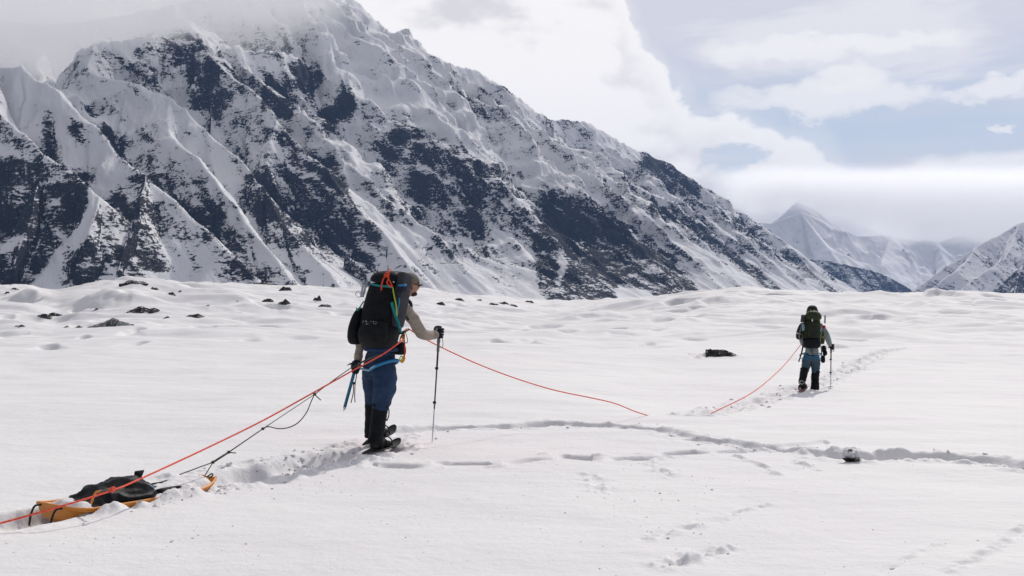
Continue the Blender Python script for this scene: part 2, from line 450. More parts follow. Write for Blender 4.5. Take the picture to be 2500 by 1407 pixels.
_f = [at(912, 1098, 11.06), at(915, 1086, 11.5), at(1990, 951, 21.1), at(1958, 953, 20.9)]
FEET = [(_f[0].x, _f[0].y, 0.24, _f[0].z + 0.01), (_f[1].x + 0.1, _f[1].y, 0.2, _f[1].z + 0.01), (_f[2].x, _f[2].y, 0.3, _f[2].z - 0.03), (_f[3].x, _f[3].y, 0.3, _f[3].z - 0.05)]
def detail_height(x, y):
    """drifts, hummocks and tracks on top of the base"""
    r = np.hypot(x, y)
    z = mounds(x, y) + hollow_depth(x, y)
    far = sstep(16, 60, r) * (1 - 0.5 * sstep(160, 400, r))
    # wind-packed drifts, steeper on the side facing the camera
    wx, wy = x + 2.5 * pn(x / 9, y / 9, 50), y + 2.0 * pn(x / 9 + 5, y / 9, 51)
    hum = np.clip(fbm(wx / 8.5, wy / 4.6, 4, 3, 0.48) + 0.02, -0.15, 1) ** 1
    z = z + 0.55 * far * hum + 0.9 * sstep(60, 110, r) * (1 - sstep(200, 500, r)) * fbm(wx / 26, wy / 13, 3, 12) * 0.35
    z = z + 0.26 * sstep(30, 62, r) * np.clip(ridged(wx / 9.5, wy / 5.0, 3, 90) - 0.85, 0, 1)
    z = z + 0.05 * fbm(x / 2.8, y / 1.7, 3, 21) * sstep(4, 14, r)
    z = z + 0.011 * fbm(x / 1.0 + 0.4 * pn(x, y, 8), y / 0.7, 4, 33, 0.55)
    near = (r < 42) & (y > 0)
    xs, ys = x[near], y[near]
    zz = np.zeros(xs.shape)
    lump = fbm(xs / 0.22, ys / 0.22, 4, 61, 0.55)
    lump2 = np.abs(pn(xs / 0.42, ys / 0.36, 71)) + 0.35 * np.abs(pn(xs / 0.15, ys / 0.13, 72)) + 0.25 * pn(xs / 0.06, ys / 0.06, 73)
    for k, (pts, w, dep, la, stride, off) in enumerate(TRACKS):
        pad = w * 4 + 0.3
        px_ = [p[0] for p in pts]; py_ = [p[1] for p in pts]
        sel = (xs > min(px_) - pad) & (xs < max(px_) + pad) & (ys > min(py_) - pad) & (ys < max(py_) + pad)
        a, b = xs[sel], ys[sel]
        d, arc, side = seg_dist(a + 0.09 * pn(a / 0.5, b / 0.5, 80 + k), b + 0.09 * pn(a / 0.5, b / 0.5, 85 + k), pts)
        wv = w * (1 + 0.45 * pn(arc / 0.7, 0 * arc + k, 90))
        trench = 1 - sstep(wv * 0.55, wv * 1.0, d)
        rim = np.exp(-((d - wv * 1.25) / (w * 0.35)) ** 2)
        # footprints: deeper ovals left and right
        ph = arc / stride
        i = np.floor(ph)
        lr = np.where(np.mod(i, 2) > 0.5, 1.0, -1.0)
        fp = np.exp(-(((ph - i - 0.5) * stride / (stride * 0.36)) ** 4) - ((side - lr * off) / (w * 0.55)) ** 4)
        if k == 3:                                  # single prints, untouched snow between
            f = -dep * fp * (0.7 + 0.8 * pn(i * 3.7, 0 * i + 2.5, 95)) * 1.6 + 0.03 * np.exp(-((d - w) / (w * 0.4)) ** 2) * np.clip(lump[sel] + .2, 0, 1) * sstep(0.45, 0.6, np.abs(ph - i - .5) * 2)
        else:
            f = -dep * trench * ((0.48 + 0.62 * fp) if k == 1 else (0.55 + 0.45 * fp)) + la * trench * np.clip(lump2[sel] * 2.2 - 0.45, -0.3, 1.4) + (0.045, 0.025, 0.035, 0, 0.04, 0.01)[k] * rim * np.clip(0.2 + 1.3 * lump[sel], -0.1, 1.2)
        zz[sel] += f
    for pts, w, h in SCUFFS:
        pad = w * 3
        px_ = [p[0] for p in pts]; py_ = [p[1] for p in pts]
        sel = (xs > min(px_) - pad) & (xs < max(px_) + pad) & (ys > min(py_) - pad) & (ys < max(py_) + pad)
        d, arc, _ = seg_dist(xs[sel], ys[sel], pts)
        zz[sel] += h * np.exp(-(d / w) ** 2) * np.clip(3.2 * lump[sel] + 0.1, -0.8, 1.6)
    # beds pressed by the sled and by the walkers' feet
    bx, by = xs + 3.30, ys - 7.57
    u, vv = bx * 0.556 + by * 0.831, bx * 0.831 - by * 0.556
    jag = 0.03 * lump
    hw = 0.235 * (1 - np.clip((u / 1.42 - 0.72) / 0.28, 0, 1.2) ** 2.2 * 0.72)
    bed = sstep(-0.5, -0.05, u) * (1 - sstep(1.36, 1.46, u + jag)) * (1 - sstep(hw - 0.01, hw + 0.05, np.abs(vv) + jag))
    zz = zz * (1 - bed) - 0.135 * bed
    lip = np.exp(-((vv - hw - 0.085) / 0.06) ** 2) * sstep(0.10, 0.35, u) * (1 - sstep(1.0, 1.25, u))
    zz = zz + lip * (0.045 + 0.02 * np.sin(u * 9.0) + 0.07 * lump)
    for fx, fy, fr, fz in FEET:
        k = np.exp(-(((xs - fx) ** 2 + (ys - fy) ** 2) / fr ** 2) ** 2)
        zz = zz * (1 - k) + k * (fz - base_height(xs, ys))
    z = z.copy()
    z[near] += zz
    return z

def ground(x, y):
    """full height at one point"""
    X, Y = np.array([float(x)]), np.array([float(y)])
    return float(base_height(X, Y)[0] + detail_height(X, Y)[0])

def build_glacier():
    th_in = np.linspace(-0.50, 0.50, 820)
    th_out = np.concatenate([np.linspace(0.50, 1.2, 30)[1:], np.linspace(1.2, 2 * np.pi - 1.2, 50)[1:-1], np.linspace(-1.2, -0.50, 30)[:-1] + 2 * np.pi])
    th = np.concatenate([th_in, th_out])
    rr = [0.4, 1.0, 2.0, 3.0, 4.0, 4.8]
    r = 5.4
    while r < 7000:
        rr.append(r)
        r += 0.024 if r < 13 else (0.024 + (r - 13) * 0.0042 if r < 40 else (0.0036 * r if r < 240 else 0.06 * r))
    rr = np.array(rr)
    T, R = np.meshgrid(th, rr)
    X, Y = R * np.sin(T), R * np.cos(T)
    Z = base_height(X, Y) + detail_height(X, Y)
    me = grid_mesh('glacier', X, Y, Z, wrap=True)
    pink = np.zeros(X.shape)
    for px, py, rad_, v in ((760, 1060, 0.5, 0.35), (880, 1075, 0.6, 0.4), (1000, 1085, 0.7, 0.45), (1120, 1090, 0.6, 0.4), (1250, 1110, 0.7, 0.3), (1190, 880, 1.4, 0.3), (1790, 995, .5, .5)):
        p = ground_hit(px, py)
        pink = np.maximum(pink, v * np.exp(-((X - p.x) ** 2 + (Y - p.y) ** 2) / rad_ ** 2))
    float_attr(me, 'pink', pink)
    dirt = np.zeros(X.shape)
    for px, py, D, w, v in DIRT:
        cx = (px - PXC) / FPX * D
        dirt = np.maximum(dirt, v * np.exp(-((X - cx) / w) ** 2 - ((Y - D) / (w * 1.6)) ** 2))
    float_attr(me, 'dirt', dirt)
    return link('glacier', me, M_SNOW, kind='structure'), len(rr)
DIRT = []
glacier, n_rows = build_glacier()
print('glacier rows', n_rows)

# ------------------------------------------------------------------ mountains
def ridge_pts(lst):
    return [tuple(at(px, py, D)) for px, py, D in lst]
def roof(X, Y, ridges, base, steep):
    Z = np.full(X.shape, base, float)
    near = np.full(X.shape, 1e9)
    for pts, st in ridges:
        for (ax, ay, azz), (bx, by, bz) in zip(pts[:-1], pts[1:]):
            dx, dy = bx - ax, by - ay
            l2 = dx * dx + dy * dy + 1e-6
            t = np.clip(((X - ax) * dx + (Y - ay) * dy) / l2, 0, 1)
            d = np.hypot(X - ax - t * dx, Y - ay - t * dy)
            h = np.maximum(azz + t * (bz - azz) - base, 1.0)
            S = steep * st
            q = np.clip(S * d / h, 0, 1.25)
            z = base + h * (1 - q + 0.09 * q * q)
            m = z > Z
            Z = np.where(m, z, Z); near = np.where(m, d, near)
    return Z, near

def inside(px, py, poly):
    r = np.zeros(px.shape, bool)
    n = len(poly)
    for i in range(n):
        (x1, y1), (x2, y2) = poly[i], poly[(i + 1) % n]
        c = ((y1 > py) != (y2 > py)) & (px < (x2 - x1) * (py - y1) / (y2 - y1 + 1e-12) + x1)
        r ^= c
    return r

def rock_material(name, rock_a, rock_b, scale=1.0, fall_dir=(0.55, -0.52, -0.65)):
    m, N, b = principled(name, (0.8, 0.8, 0.82), 0.85)
    g = N.add('ShaderNodeNewGeometry')
    P = g.outputs['Position']
    a = N.add('ShaderNodeAttribute'); a.attribute_name = 'rock'
    s = 0.011 * scale
    fall = Vector(fall_dir).to_track_quat('X', 'Z').to_euler()
    run = N.mapping(P, (3.6, 1, 1), rot=fall); run.node.vector_type = 'TEXTURE'
    n1 = N.noise(N.mapping(P, (1, 1, 1.4)), s * 1.25, 12, 0.70, 0.3)
    n2 = N.noise(run, s * 3.2, 9, 0.66, 0.25)
    n3 = N.noise(N.mapping(P, (0.6, 0.6, 2.4)), s * 5.5, 7, 0.66, 0.5)
    n4 = N.noise(N.mapping(P, (1, 1, 2.0)), s * 17, 5, 0.7)
    n = N.math('ADD', N.math('MULTIPLY', n1, 0.19), N.math('ADD', N.math('MULTIPLY', n2, 0.30), N.math('ADD', N.math('MULTIPLY', n3, 0.22), N.math('MULTIPLY', n4, 0.29))))
    sepn = N.add('ShaderNodeSeparateXYZ'); N.link(g.outputs['True Normal'], sepn.inputs[0])
    steep = N.smooth(sepn.outputs[2], 0.86, 0.45, -0.03, 0.045)
    thr = N.math('MULTIPLY_ADD', a.outputs['Fac'], 0.20, 0.380)
    v = N.math('SUBTRACT', N.math('ADD', thr, steep), n)
    mask = N.smooth(v, -0.004, 0.006)
    dust = N.math('MULTIPLY', N.smooth(v, 0.10, 0.0), N.smooth(N.noise(P, s * 30, 6, 0.7), 0.50, 0.60))
    rock = N.mix(N.noise(N.mapping(P, (1, 1, 2)), s * 2.2, 6, 0.6), rock_a, rock_b)
    rock = N.mix(N.math('MULTIPLY', dust, 0.22), rock, (0.55, 0.55, 0.57))
    snow = N.mix(N.noise(P, s * 0.8, 4, 0.5), (0.80, 0.80, 0.82), (0.83, 0.82, 0.81))
    N.link(N.mix(mask, snow, rock), b.inputs['Base Color'])
    hn = N.noise(run, s * 4, 9, 0.68)
    h = N.math('ADD', N.math('MULTIPLY', hn, N.math('MULTIPLY_ADD', mask, 22.0 / scale, 5.0 / scale)), N.math('MULTIPLY', mask, 1.6 / scale))
    bp = N.add('ShaderNodeBump'); bp.inputs['Strength'].default_value = 0.75; bp.inputs['Distance'].default_value = 1.0
    N.link(h, bp.inputs['Height']); N.link(bp.outputs[0], b.inputs['Normal'])
    b.inputs['Specular IOR Level'].default_value = 0.06
    return m
M_ROCK = rock_material('rock_and_snow', (0.012, 0.014, 0.019), (0.044, 0.042, 0.043))
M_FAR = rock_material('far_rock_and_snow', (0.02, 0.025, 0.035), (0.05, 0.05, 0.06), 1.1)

# ridge lines of the main massif: photo pixel and distance; steepness factor
RIDGES = [(ridge_pts(l), s) for l, s in (
    # skyline from the summit down to the valley on the right
    ([(600, -60, 2750), (760, -70, 2780), (840, -30, 2800), (858, 2, 2820), (895, 38, 2850), (945, 76, 2900), (1000, 112, 2950), (1080, 142, 3020), (1150, 162, 3080), (1230, 205, 3160),
      (1300, 265, 3240), (1350, 285, 3300), (1400, 290, 3360), (1470, 312, 3430), (1540, 352, 3520), (1590, 372, 3580), (1640, 402, 3640), (1700, 442, 3720), (1770, 496, 3820), (1840, 546, 3920), (1940, 640, 4080), (2070, 724, 4250)], 1.0),
    # left skyline, deep in cloud
    ([(600, -60, 2750), (420, 10, 2700), (250, 40, 2650), (100, 60, 2700), (-200, 20, 2800), (-700, 60, 2900)], 0.9),
    ([(480, 76, 2250), (420, 30, 2450), (420, 0, 2650)], 1.0),
    # rocky summit and the front buttress crest
    ([(230, 92, 2150), (330, 95, 2200), (400, 84, 2230), (480, 76, 2250), (560, 110, 2280), (660, 118, 2300), (735, 142, 2330), (770, 180, 2330), (850, 225, 2320), (915, 262, 2310), (985, 286, 2300), (1040, 345, 2290),
      (1100, 352, 2300), (1160, 370, 2310), (1220, 405, 2310), (1285, 452, 2310), (1370, 470, 2330), (1430, 488, 2350), (1500, 525, 2380), (1570, 575, 2430), (1640, 630, 2480), (1735, 716, 2560)], 1.25),
    ([(850, 225, 2320), (830, 300, 2180), (860, 420, 2050), (900, 520, 1960)], 1.2),
    ([(985, 286, 2300), (1020, 400, 2170), (1040, 520, 2060), (1090, 640, 1960)], 1.2),
    ([(1160, 370, 2310), (1180, 480, 2190), (1220, 600, 2090), (1260, 700, 2020)], 1.3),
    ([(1285, 452, 2310), (1300, 560, 2210), (1330, 680, 2120)], 1.3),
    ([(1430, 488, 2350), (1450, 560, 2270), (1480, 680, 2170)], 1.35),
    ([(1560, 570, 2430), (1580, 640, 2340), (1640, 715, 2270)], 1.3),
    # spur from the rocky summit down towards the walker
    ([(480, 76, 2250), (520, 140, 2120), (600, 215, 2010), (690, 300, 1900), (790, 400, 1800), (840, 470, 1730), (930, 570, 1640), (1000, 650, 1570), (1075, 722, 1500)], 1.2),
    ([(690, 300, 1900), (660, 380, 1790), (700, 480, 1690), (800, 580, 1590), (940, 690, 1480)], 1.2),
    # snowy shoulder left of it
    ([(230, 92, 2150), (215, 170, 1960), (300, 200, 1870), (400, 240, 1800), (500, 300, 1720), (590, 380, 1640), (640, 450, 1570), (700, 540, 1490), (780, 640, 1410), (850, 712, 1350)], 1.05),
    ([(400, 240, 1800), (420, 330, 1640), (520, 440, 1520), (600, 540, 1430), (680, 650, 1350), (730, 712, 1310)], 1.1),
    # left knoll and its buttress
    ([(-500, 120, 1750), (-200, 128, 1650), (0, 148, 1560), (60, 160, 1545), (110, 190, 1530), (145, 212, 1510), (215, 280, 1450), (290, 372, 1380), (350, 430, 1320), (450, 510, 1260), (560, 600, 1200), (650, 690, 1150)], 1.15),
    ([(0, 148, 1560), (20, 260, 1420), (100, 360, 1320), (180, 420, 1260), (232, 470, 1220)], 1.1),
    ([(232, 470, 1220), (215, 570, 1150), (150, 660, 1110), (110, 716, 1085)], 1.35),
    ([(100, 400, 1300), (60, 520, 1190), (20, 640, 1120)], 1.3),
    ([(350, 430, 1320), (330, 540, 1200), (290, 650, 1130)], 1.3),
    ([(-300, 420, 1400), (-200, 560, 1250), (-150, 690, 1150)], 1.2),
    # ribs on the right flank
    ([(1000, 112, 2950), (1090, 250, 2780), (1180, 330, 2680), (1290, 420, 2600), (1420, 480, 2560)], 0.9),
    ([(1150, 162, 3080), (1250, 270, 2960), (1340, 345, 2880), (1440, 430, 2800), (1560, 520, 2740), (1700, 630, 2690), (1820, 716, 2640)], 1.0),
    ([(1230, 205, 3160), (1340, 310, 3060), (1450, 400, 2970), (1540, 470, 2910)], 1.0),
    ([(1300, 265, 3240), (1420, 360, 3140), (1520, 440, 3060), (1640, 540, 2990), (1780, 650, 2920), (1880, 718, 2880)], 1.0),
    ([(1590, 372, 3580), (1620, 450, 3450), (1700, 530, 3360), (1830, 640, 3260), (1960, 722, 3200)], 1.05),
    ([(1770, 496, 3820), (1860, 590, 3700), (1990, 700, 3560)], 1.05),
)]
# how much bare rock shows: polygons and strokes over the faces (photo pixels): later entries win
ROCK_POLY = [
    ([(-600, 60), (2200, 60), (2200, 800), (-600, 800)], 0.30),
    ([(-600, -200), (800, -200), (760, 60), (400, 130), (200, 130), (100, 200), (-600, 140)], 0.15),
    ([(850, -100), (1000, 100), (1080, 230), (1150, 350), (1060, 342), (985, 282), (880, 240), (780, 170), (740, 120), (780, 60)], 0.06),
    ([(1000, 110), (1230, 200), (1400, 290), (1590, 370), (1560, 420), (1380, 440), (1290, 440), (1150, 350), (1060, 210)], 0.16),
    ([(870, 330), (985, 290), (1160, 370), (1285, 450), (1340, 520), (1330, 735), (1000, 720), (880, 560), (860, 420)], 0.42),
    ([(1290, 440), (1370, 465), (1440, 490), (1340, 495), (1280, 480)], 0.2),
    ([(1330, 480), (1420, 488), (1500, 520), (1560, 580), (1640, 620), (1700, 690), (1720, 722), (1560, 745), (1330, 745), (1300, 640), (1310, 560)], 0.86),
    ([(1440, 500), (1560, 560), (1900, 735), (1740, 735), (1620, 610)], 0.42),
    ([(1380, 450), (1460, 470), (1600, 560), (1560, 560), (1430, 490)], 0.2),
    ([(1510, 690), (1590, 715), (1600, 735), (1510, 735)], 0.1),
    ([(1365, 620), (1385, 620), (1390, 680), (1360, 690)], 0.3),
    ([(990, 290), (1015, 330), (960, 385), (925, 390), (930, 340)], 0.75),
    ([(1000, 350), (1170, 370), (1210, 420), (1180, 470), (1100, 440), (1020, 430)], 0.62),
    ([(870, 330), (930, 320), (940, 440), (880, 430)], 0.3),
    ([(845, 200), (868, 260), (850, 292), (800, 325), (770, 280), (820, 250)], 0.92),
    ([(735, 132), (778, 190), (762, 232), (745, 225), (715, 185), (700, 180), (722, 160)], 0.95),
    ([(650, 180), (682, 210), (722, 285), (690, 295), (640, 270), (636, 230)], 0.85),
    ([(380, 95), (480, 74), (505, 110), (565, 160), (600, 190), (590, 222), (540, 240), (500, 210), (470, 190), (400, 140)], 0.55),
    ([(455, 150), (530, 195), (545, 285), (520, 300), (470, 250)], 0.72),
    ([(340, 100), (400, 90), (350, 160), (230, 170), (300, 140)], 0.45),
    ([(150, 210), (300, 185), (460, 250), (520, 300), (430, 310), (600, 420), (540, 470), (420, 420), (300, 330), (220, 270)], 0.17),
    ([(540, 300), (640, 310), (720, 400), (640, 400), (560, 360)], 0.3),
    ([(640, 325), (700, 330), (800, 400), (860, 450), (830, 475), (770, 440), (700, 380)], 0.62),
    ([(590, 430), (700, 400), (800, 480), (880, 560), (955, 655), (900, 668), (760, 630), (640, 570), (580, 490)], 0.64),
    ([(560, 640), (700, 640), (1000, 715), (560, 715)], 0.42),
    ([(0, 150), (110, 190), (220, 280), (300, 390), (240, 410), (100, 360), (0, 300)], 0.13),
    ([(-200, 330), (0, 300), (100, 370), (230, 420), (160, 440), (0, 400), (-200, 420)], 0.45),
    ([(-300, 400), (0, 400), (120, 400), (230, 430), (238, 470), (190, 560), (100, 690), (60, 725), (-300, 725)], 0.82),
    ([(295, 425), (370, 418), (420, 490), (560, 560), (640, 660), (560, 700), (400, 640), (330, 720), (120, 730), (170, 640), (245, 530), (265, 500)], 0.66),
    ([(350, 470), (470, 430), (560, 500), (520, 560), (420, 520)], 0.5),
    ([(400, 620), (470, 600), (560, 640), (480, 690), (350, 720)], 0.42),
    ([(1560, 362), (1640, 400), (1720, 455), (1700, 480), (1660, 470), (1570, 420)], 0.78),
    ([(1560, 430), (1620, 470), (1760, 570), (1920, 690), (1880, 700), (1740, 600), (1600, 490)], 0.08),
    ([(1700, 445), (1840, 550), (1940, 640), (1880, 620), (1780, 540)], 0.2),
]
ROCK_STROKE = [
    ([(236, 462), (205, 560), (140, 625), (82, 720)], 11, 0.0), ([(150, 490), (80, 560), (0, 625)], 9, 0.05), ([(290, 400), (240, 470)], 26, 0.05),
    ([(110, 310), (125, 350)], 16, 0.85), ([(172, 305), (190, 340)], 14, 0.8), ([(212, 262), (225, 280)], 10, 0.9), ([(245, 310), (270, 345)], 14, 0.85), ([(285, 355), (298, 385)], 16, 0.9),
    ([(330, 330), (380, 345)], 12, 0.6), ([(280, 270), (300, 290)], 14, 0.5), ([(320, 180), (360, 195)], 8, 0.7), ([(366, 180), (376, 205)], 7, 0.8),
    ([(410, 410), (470, 430)], 14, 0.6), ([(360, 380), (370, 415)], 10, 0.6), ([(700, 380), (770, 470), (830, 560)], 9, 0.5),
    ([(835, 430), (900, 500), (960, 570), (1000, 630)], 17, 0.1), ([(860, 330), (870, 420)], 9, 0.05), ([(600, 590), (640, 690)], 8, 0.1), ([(800, 390), (850, 500), (930, 610)], 16, 0.75),
    ([(1600, 500), (1680, 545), (1760, 605), (1840, 665), (1910, 720)], 13, 0.85), ([(1800, 545), (1880, 590), (1960, 650), (2060, 720)], 15, 0.7), ([(1850, 560), (2070, 722)], 5, 0.2),
    ([(1340, 290), (1400, 300), (1440, 330)], 12, 0.6), ([(1215, 200), (1250, 225)], 9, 0.6), ([(1090, 200), (1180, 270), (1280, 330)], 10, 0.42),
    ([(1000, 300), (1060, 400), (1070, 460)], 12, 0.6), ([(1010, 400), (1030, 480), (1020, 520)], 16, 0.75), ([(1130, 440), (1160, 520), (1170, 600)], 18, 0.7),
]
def build_massif():
    th = np.arctan((np.linspace(-700, 2260, 940) - PXC) / FPX)
    rr = np.concatenate([np.linspace(1000, 2600, 330), np.linspace(2600, 4600, 270)[1:], np.linspace(4600, 6200, 14)[1:]])
    T, R = np.meshgrid(th, rr)
    Yd = R                                        # depth along the view, so that rows keep the same depth
    X, Y = Yd * np.tan(T), Yd
    base = -18.0
    wx = X + 60 * pn(X / 260, Y / 260, 5) + 18 * pn(X / 70, Y / 70, 6)
    wy = Y + 60 * pn(X / 260 + 9, Y / 260, 7) + 18 * pn(X / 70 + 4, Y / 70, 9)
    wm = 0.35
    Z, near = roof(X + wm * (wx - X), Y + wm * (wy - Y), RIDGES, base, 0.80)
    hh = np.clip((Z - base) / 260, 0, 1)
    away = 0.10 + 0.90 * np.clip(near / 120, 0, 1)
    # ribs and flutes run down to the lower right
    c, s = math.cos(rad(-53)), math.sin(rad(-53))
    a, b = wx * c + wy * s, -wx * s + wy * c      # a runs along the fall line, b across it
    Z = Z + hh * away * (78 * np.minimum(ridged(a / 980, b / 165, 4, 15, 0.5) - 1.25, 0.12) + 11 * fbm(wx / 130, wy / 130, 5, 25, 0.55))
    Z = Z + hh * (0.5 + 0.5 * away) * (7.0 * fbm(wx / 42, wy / 42, 5, 45, 0.62) + 7 * (ridged(a / 120, b / 30, 3, 55, 0.5) - 0.7))
    # cliffs: soft terraces
    tz = Z / 62 + 0.8 * pn(X / 150, Y / 150, 77)
    ter = (np.floor(tz) + sstep(0.25, 0.75, tz - np.floor(tz)) - 0.8 * pn(X / 150, Y / 150, 77)) * 62
    Z = Z + 0.32 * hh * away * (ter - Z)
    me = grid_mesh('mountain', X, Y, Z)
    # rock fraction
    v = (Z - CAM_Z) / Y
    py = 740.0 - FPX * v
    px = PXC + FPX * X / Y
    jx, jy = 14 * pn(px / 40, py / 40, 3) + 6 * pn(px / 14, py / 14, 31), 14 * pn(px / 40 + 7, py / 40, 4) + 6 * pn(px / 14, py / 14 + 3, 32)
    rock = np.full(X.shape, 0.3)
    for poly, val in ROCK_POLY:
        rock = np.where(inside(px + jx, py + jy, poly), val, rock)
    for pts, w, val in ROCK_STROKE:
        d, _, _ = seg_dist(px + jx * 0.4, py + jy * 0.4, pts)
        k = 1 - sstep(w * 0.6, w * 1.25, d)
        rock = rock * (1 - k) + val * k
    for _ in range(9):                            # soften the borders
        p = np.pad(rock, 1, mode='edge')
        rock = (p[:-2, 1:-1] + p[2:, 1:-1] + p[1:-1, :-2] + p[1:-1, 2:] + 2 * rock) / 6
    float_attr(me, 'rock', rock)
    return link('mountain', me, M_ROCK, kind='structure')
massif = build_massif()

def build_range(name, ridges, px0, px1, d0, d1, nc, nr, base, steep, amp, rock_v, seed, mat):
    T, Yd = np.meshgrid((np.linspace(px0, px1, nc) - PXC) / FPX, np.linspace(d0, d1, nr))
    X, Y = T * Yd, Yd
    k = (d0 + d1) / 2 / 2500
    wx, wy = X + 90 * k * pn(X / 300 / k, Y / 300 / k, seed), Y + 90 * k * pn(X / 300 / k + 3, Y / 300 / k, seed + 1)
    Z, near = roof(X + .3 * (wx - X), Y + .3 * (wy - Y), [(ridge_pts(l), s) for l, s in ridges], base, steep)
    hh = np.clip((Z - base) / (120 * k), 0, 1)
    away = 0.12 + 0.88 * np.clip(near / (90 * k), 0, 1)
    Z = Z + hh * away * amp * k * ((ridged(wx / 230 / k, wy / 230 / k, 6, seed + 2, 0.55) - 1.1) + 0.3 * fbm(wx / 30 / k, wy / 30 / k, 4, seed + 3, .6))
    me = grid_mesh(name, X, Y, Z)
    py = 740.0 - FPX * (Z - CAM_Z) / Y
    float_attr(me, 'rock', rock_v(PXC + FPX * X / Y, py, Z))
    return link(name, me, mat, kind='structure')
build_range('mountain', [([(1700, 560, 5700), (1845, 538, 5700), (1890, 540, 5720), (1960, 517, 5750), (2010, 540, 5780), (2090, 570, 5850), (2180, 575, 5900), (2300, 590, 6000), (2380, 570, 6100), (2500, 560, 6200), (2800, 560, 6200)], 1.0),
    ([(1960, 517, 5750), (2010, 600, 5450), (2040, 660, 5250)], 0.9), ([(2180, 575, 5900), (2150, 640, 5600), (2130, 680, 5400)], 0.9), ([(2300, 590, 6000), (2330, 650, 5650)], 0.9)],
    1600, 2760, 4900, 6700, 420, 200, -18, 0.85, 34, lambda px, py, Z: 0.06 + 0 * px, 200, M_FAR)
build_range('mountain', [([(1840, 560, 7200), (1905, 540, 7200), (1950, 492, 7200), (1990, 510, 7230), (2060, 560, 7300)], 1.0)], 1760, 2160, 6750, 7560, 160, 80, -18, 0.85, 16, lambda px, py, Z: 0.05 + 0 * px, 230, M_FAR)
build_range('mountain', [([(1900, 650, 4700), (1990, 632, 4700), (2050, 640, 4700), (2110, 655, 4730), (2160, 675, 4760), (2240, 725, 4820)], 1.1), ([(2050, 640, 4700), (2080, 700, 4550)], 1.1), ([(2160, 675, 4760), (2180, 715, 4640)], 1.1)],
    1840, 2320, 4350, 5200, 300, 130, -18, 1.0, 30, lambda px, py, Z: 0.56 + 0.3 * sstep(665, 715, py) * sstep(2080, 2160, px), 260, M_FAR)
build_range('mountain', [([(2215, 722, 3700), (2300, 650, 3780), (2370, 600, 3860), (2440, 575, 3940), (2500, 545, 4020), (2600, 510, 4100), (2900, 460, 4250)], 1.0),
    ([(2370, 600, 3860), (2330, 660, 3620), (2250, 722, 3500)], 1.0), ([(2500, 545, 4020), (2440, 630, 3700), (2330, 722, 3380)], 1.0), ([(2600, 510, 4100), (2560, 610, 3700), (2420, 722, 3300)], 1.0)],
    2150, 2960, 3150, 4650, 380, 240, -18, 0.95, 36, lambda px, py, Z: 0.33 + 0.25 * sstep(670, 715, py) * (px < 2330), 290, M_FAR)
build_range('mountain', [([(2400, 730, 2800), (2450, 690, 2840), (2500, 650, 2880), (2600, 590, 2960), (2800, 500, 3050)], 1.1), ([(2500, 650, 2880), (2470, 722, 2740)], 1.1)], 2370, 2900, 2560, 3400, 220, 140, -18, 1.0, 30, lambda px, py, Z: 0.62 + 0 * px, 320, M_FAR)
# ------------------------------------------------------------------ air: haze over everything, cloud on the summits
def box_mesh(name, x0, x1, y0, y1, z0, z1):
    co = np.array([(x, y, z) for z in (z0, z1) for y in (y0, y1) for x in (x0, x1)], float)
    q = np.array([(0, 2, 3, 1), (4, 5, 7, 6), (0, 1, 5, 4), (2, 6, 7, 3), (0, 4, 6, 2), (1, 3, 7, 5)])
    return raw_mesh(name, co, q, smooth=False)
def volume_material(name, color, density, aniso=0.0):
    m = bpy.data.materials.new(name)
    m.use_nodes = True
    N = Nodes(m.node_tree)
    v = N.add('ShaderNodeVolumePrincipled')
    o = N.add('ShaderNodeOutputMaterial')
    N.link(v.outputs[0], o.inputs['Volume'])
    v.inputs['Color'].default_value = (*color, 1)
    v.inputs['Density'].default_value = density
    v.inputs['Anisotropy'].default_value = aniso
    return m, N, v
M_HAZE, _, _ = volume_material('haze_air', (0.34, 0.56, 1.0), HAZE, 0.0)
link('haze', box_mesh('haze', -7700, 7700, -7700, 7900, -40, 1120), M_HAZE, kind='stuff')

M_FOG, N, v = volume_material('summit_cloud_air', (1.0, 1.0, 1.0), 0.0, 0.65)
g = N.add('ShaderNodeNewGeometry')
P = g.outputs['Position']
sx = N.add('ShaderNodeSeparateXYZ'); N.link(P, sx.inputs[0])
n1 = N.noise(P, 0.0042, 4, 0.58, 0.2)
edge = N.curve(sx.outputs[0], [(-1500, 430), (-1100, 430), (-850, 450), (-720, 520), (-560, 525), (-440, 540), (-350, 610), (-300, 800), (-250, 900)], -1500, -250, 400, 1000)
low = N.math('SUBTRACT', N.math('ADD', sx.outputs[2], N.math('MULTIPLY', N.math('SUBTRACT', n1, 0.5), -300.0)), edge)      # ragged lower edge
dlow = N.smooth(low, -10.0, 95.0)
dfront = N.math('MULTIPLY', N.smooth(sx.outputs[1], 1990.0, 2080.0), N.smooth(sx.outputs[1], 2400.0, 2260.0))
den = N.math('MULTIPLY', dlow, dfront)
N.link(N.math('MULTIPLY', N.math('POWER', den, 1.5), 0.0080), v.inputs['Density'])
M_FOG.cycles.volume_step_rate = 0.2
link('cloud', box_mesh('cloud', -1500, -250, 1985, 2405, 480, 830), M_FOG, kind='stuff')

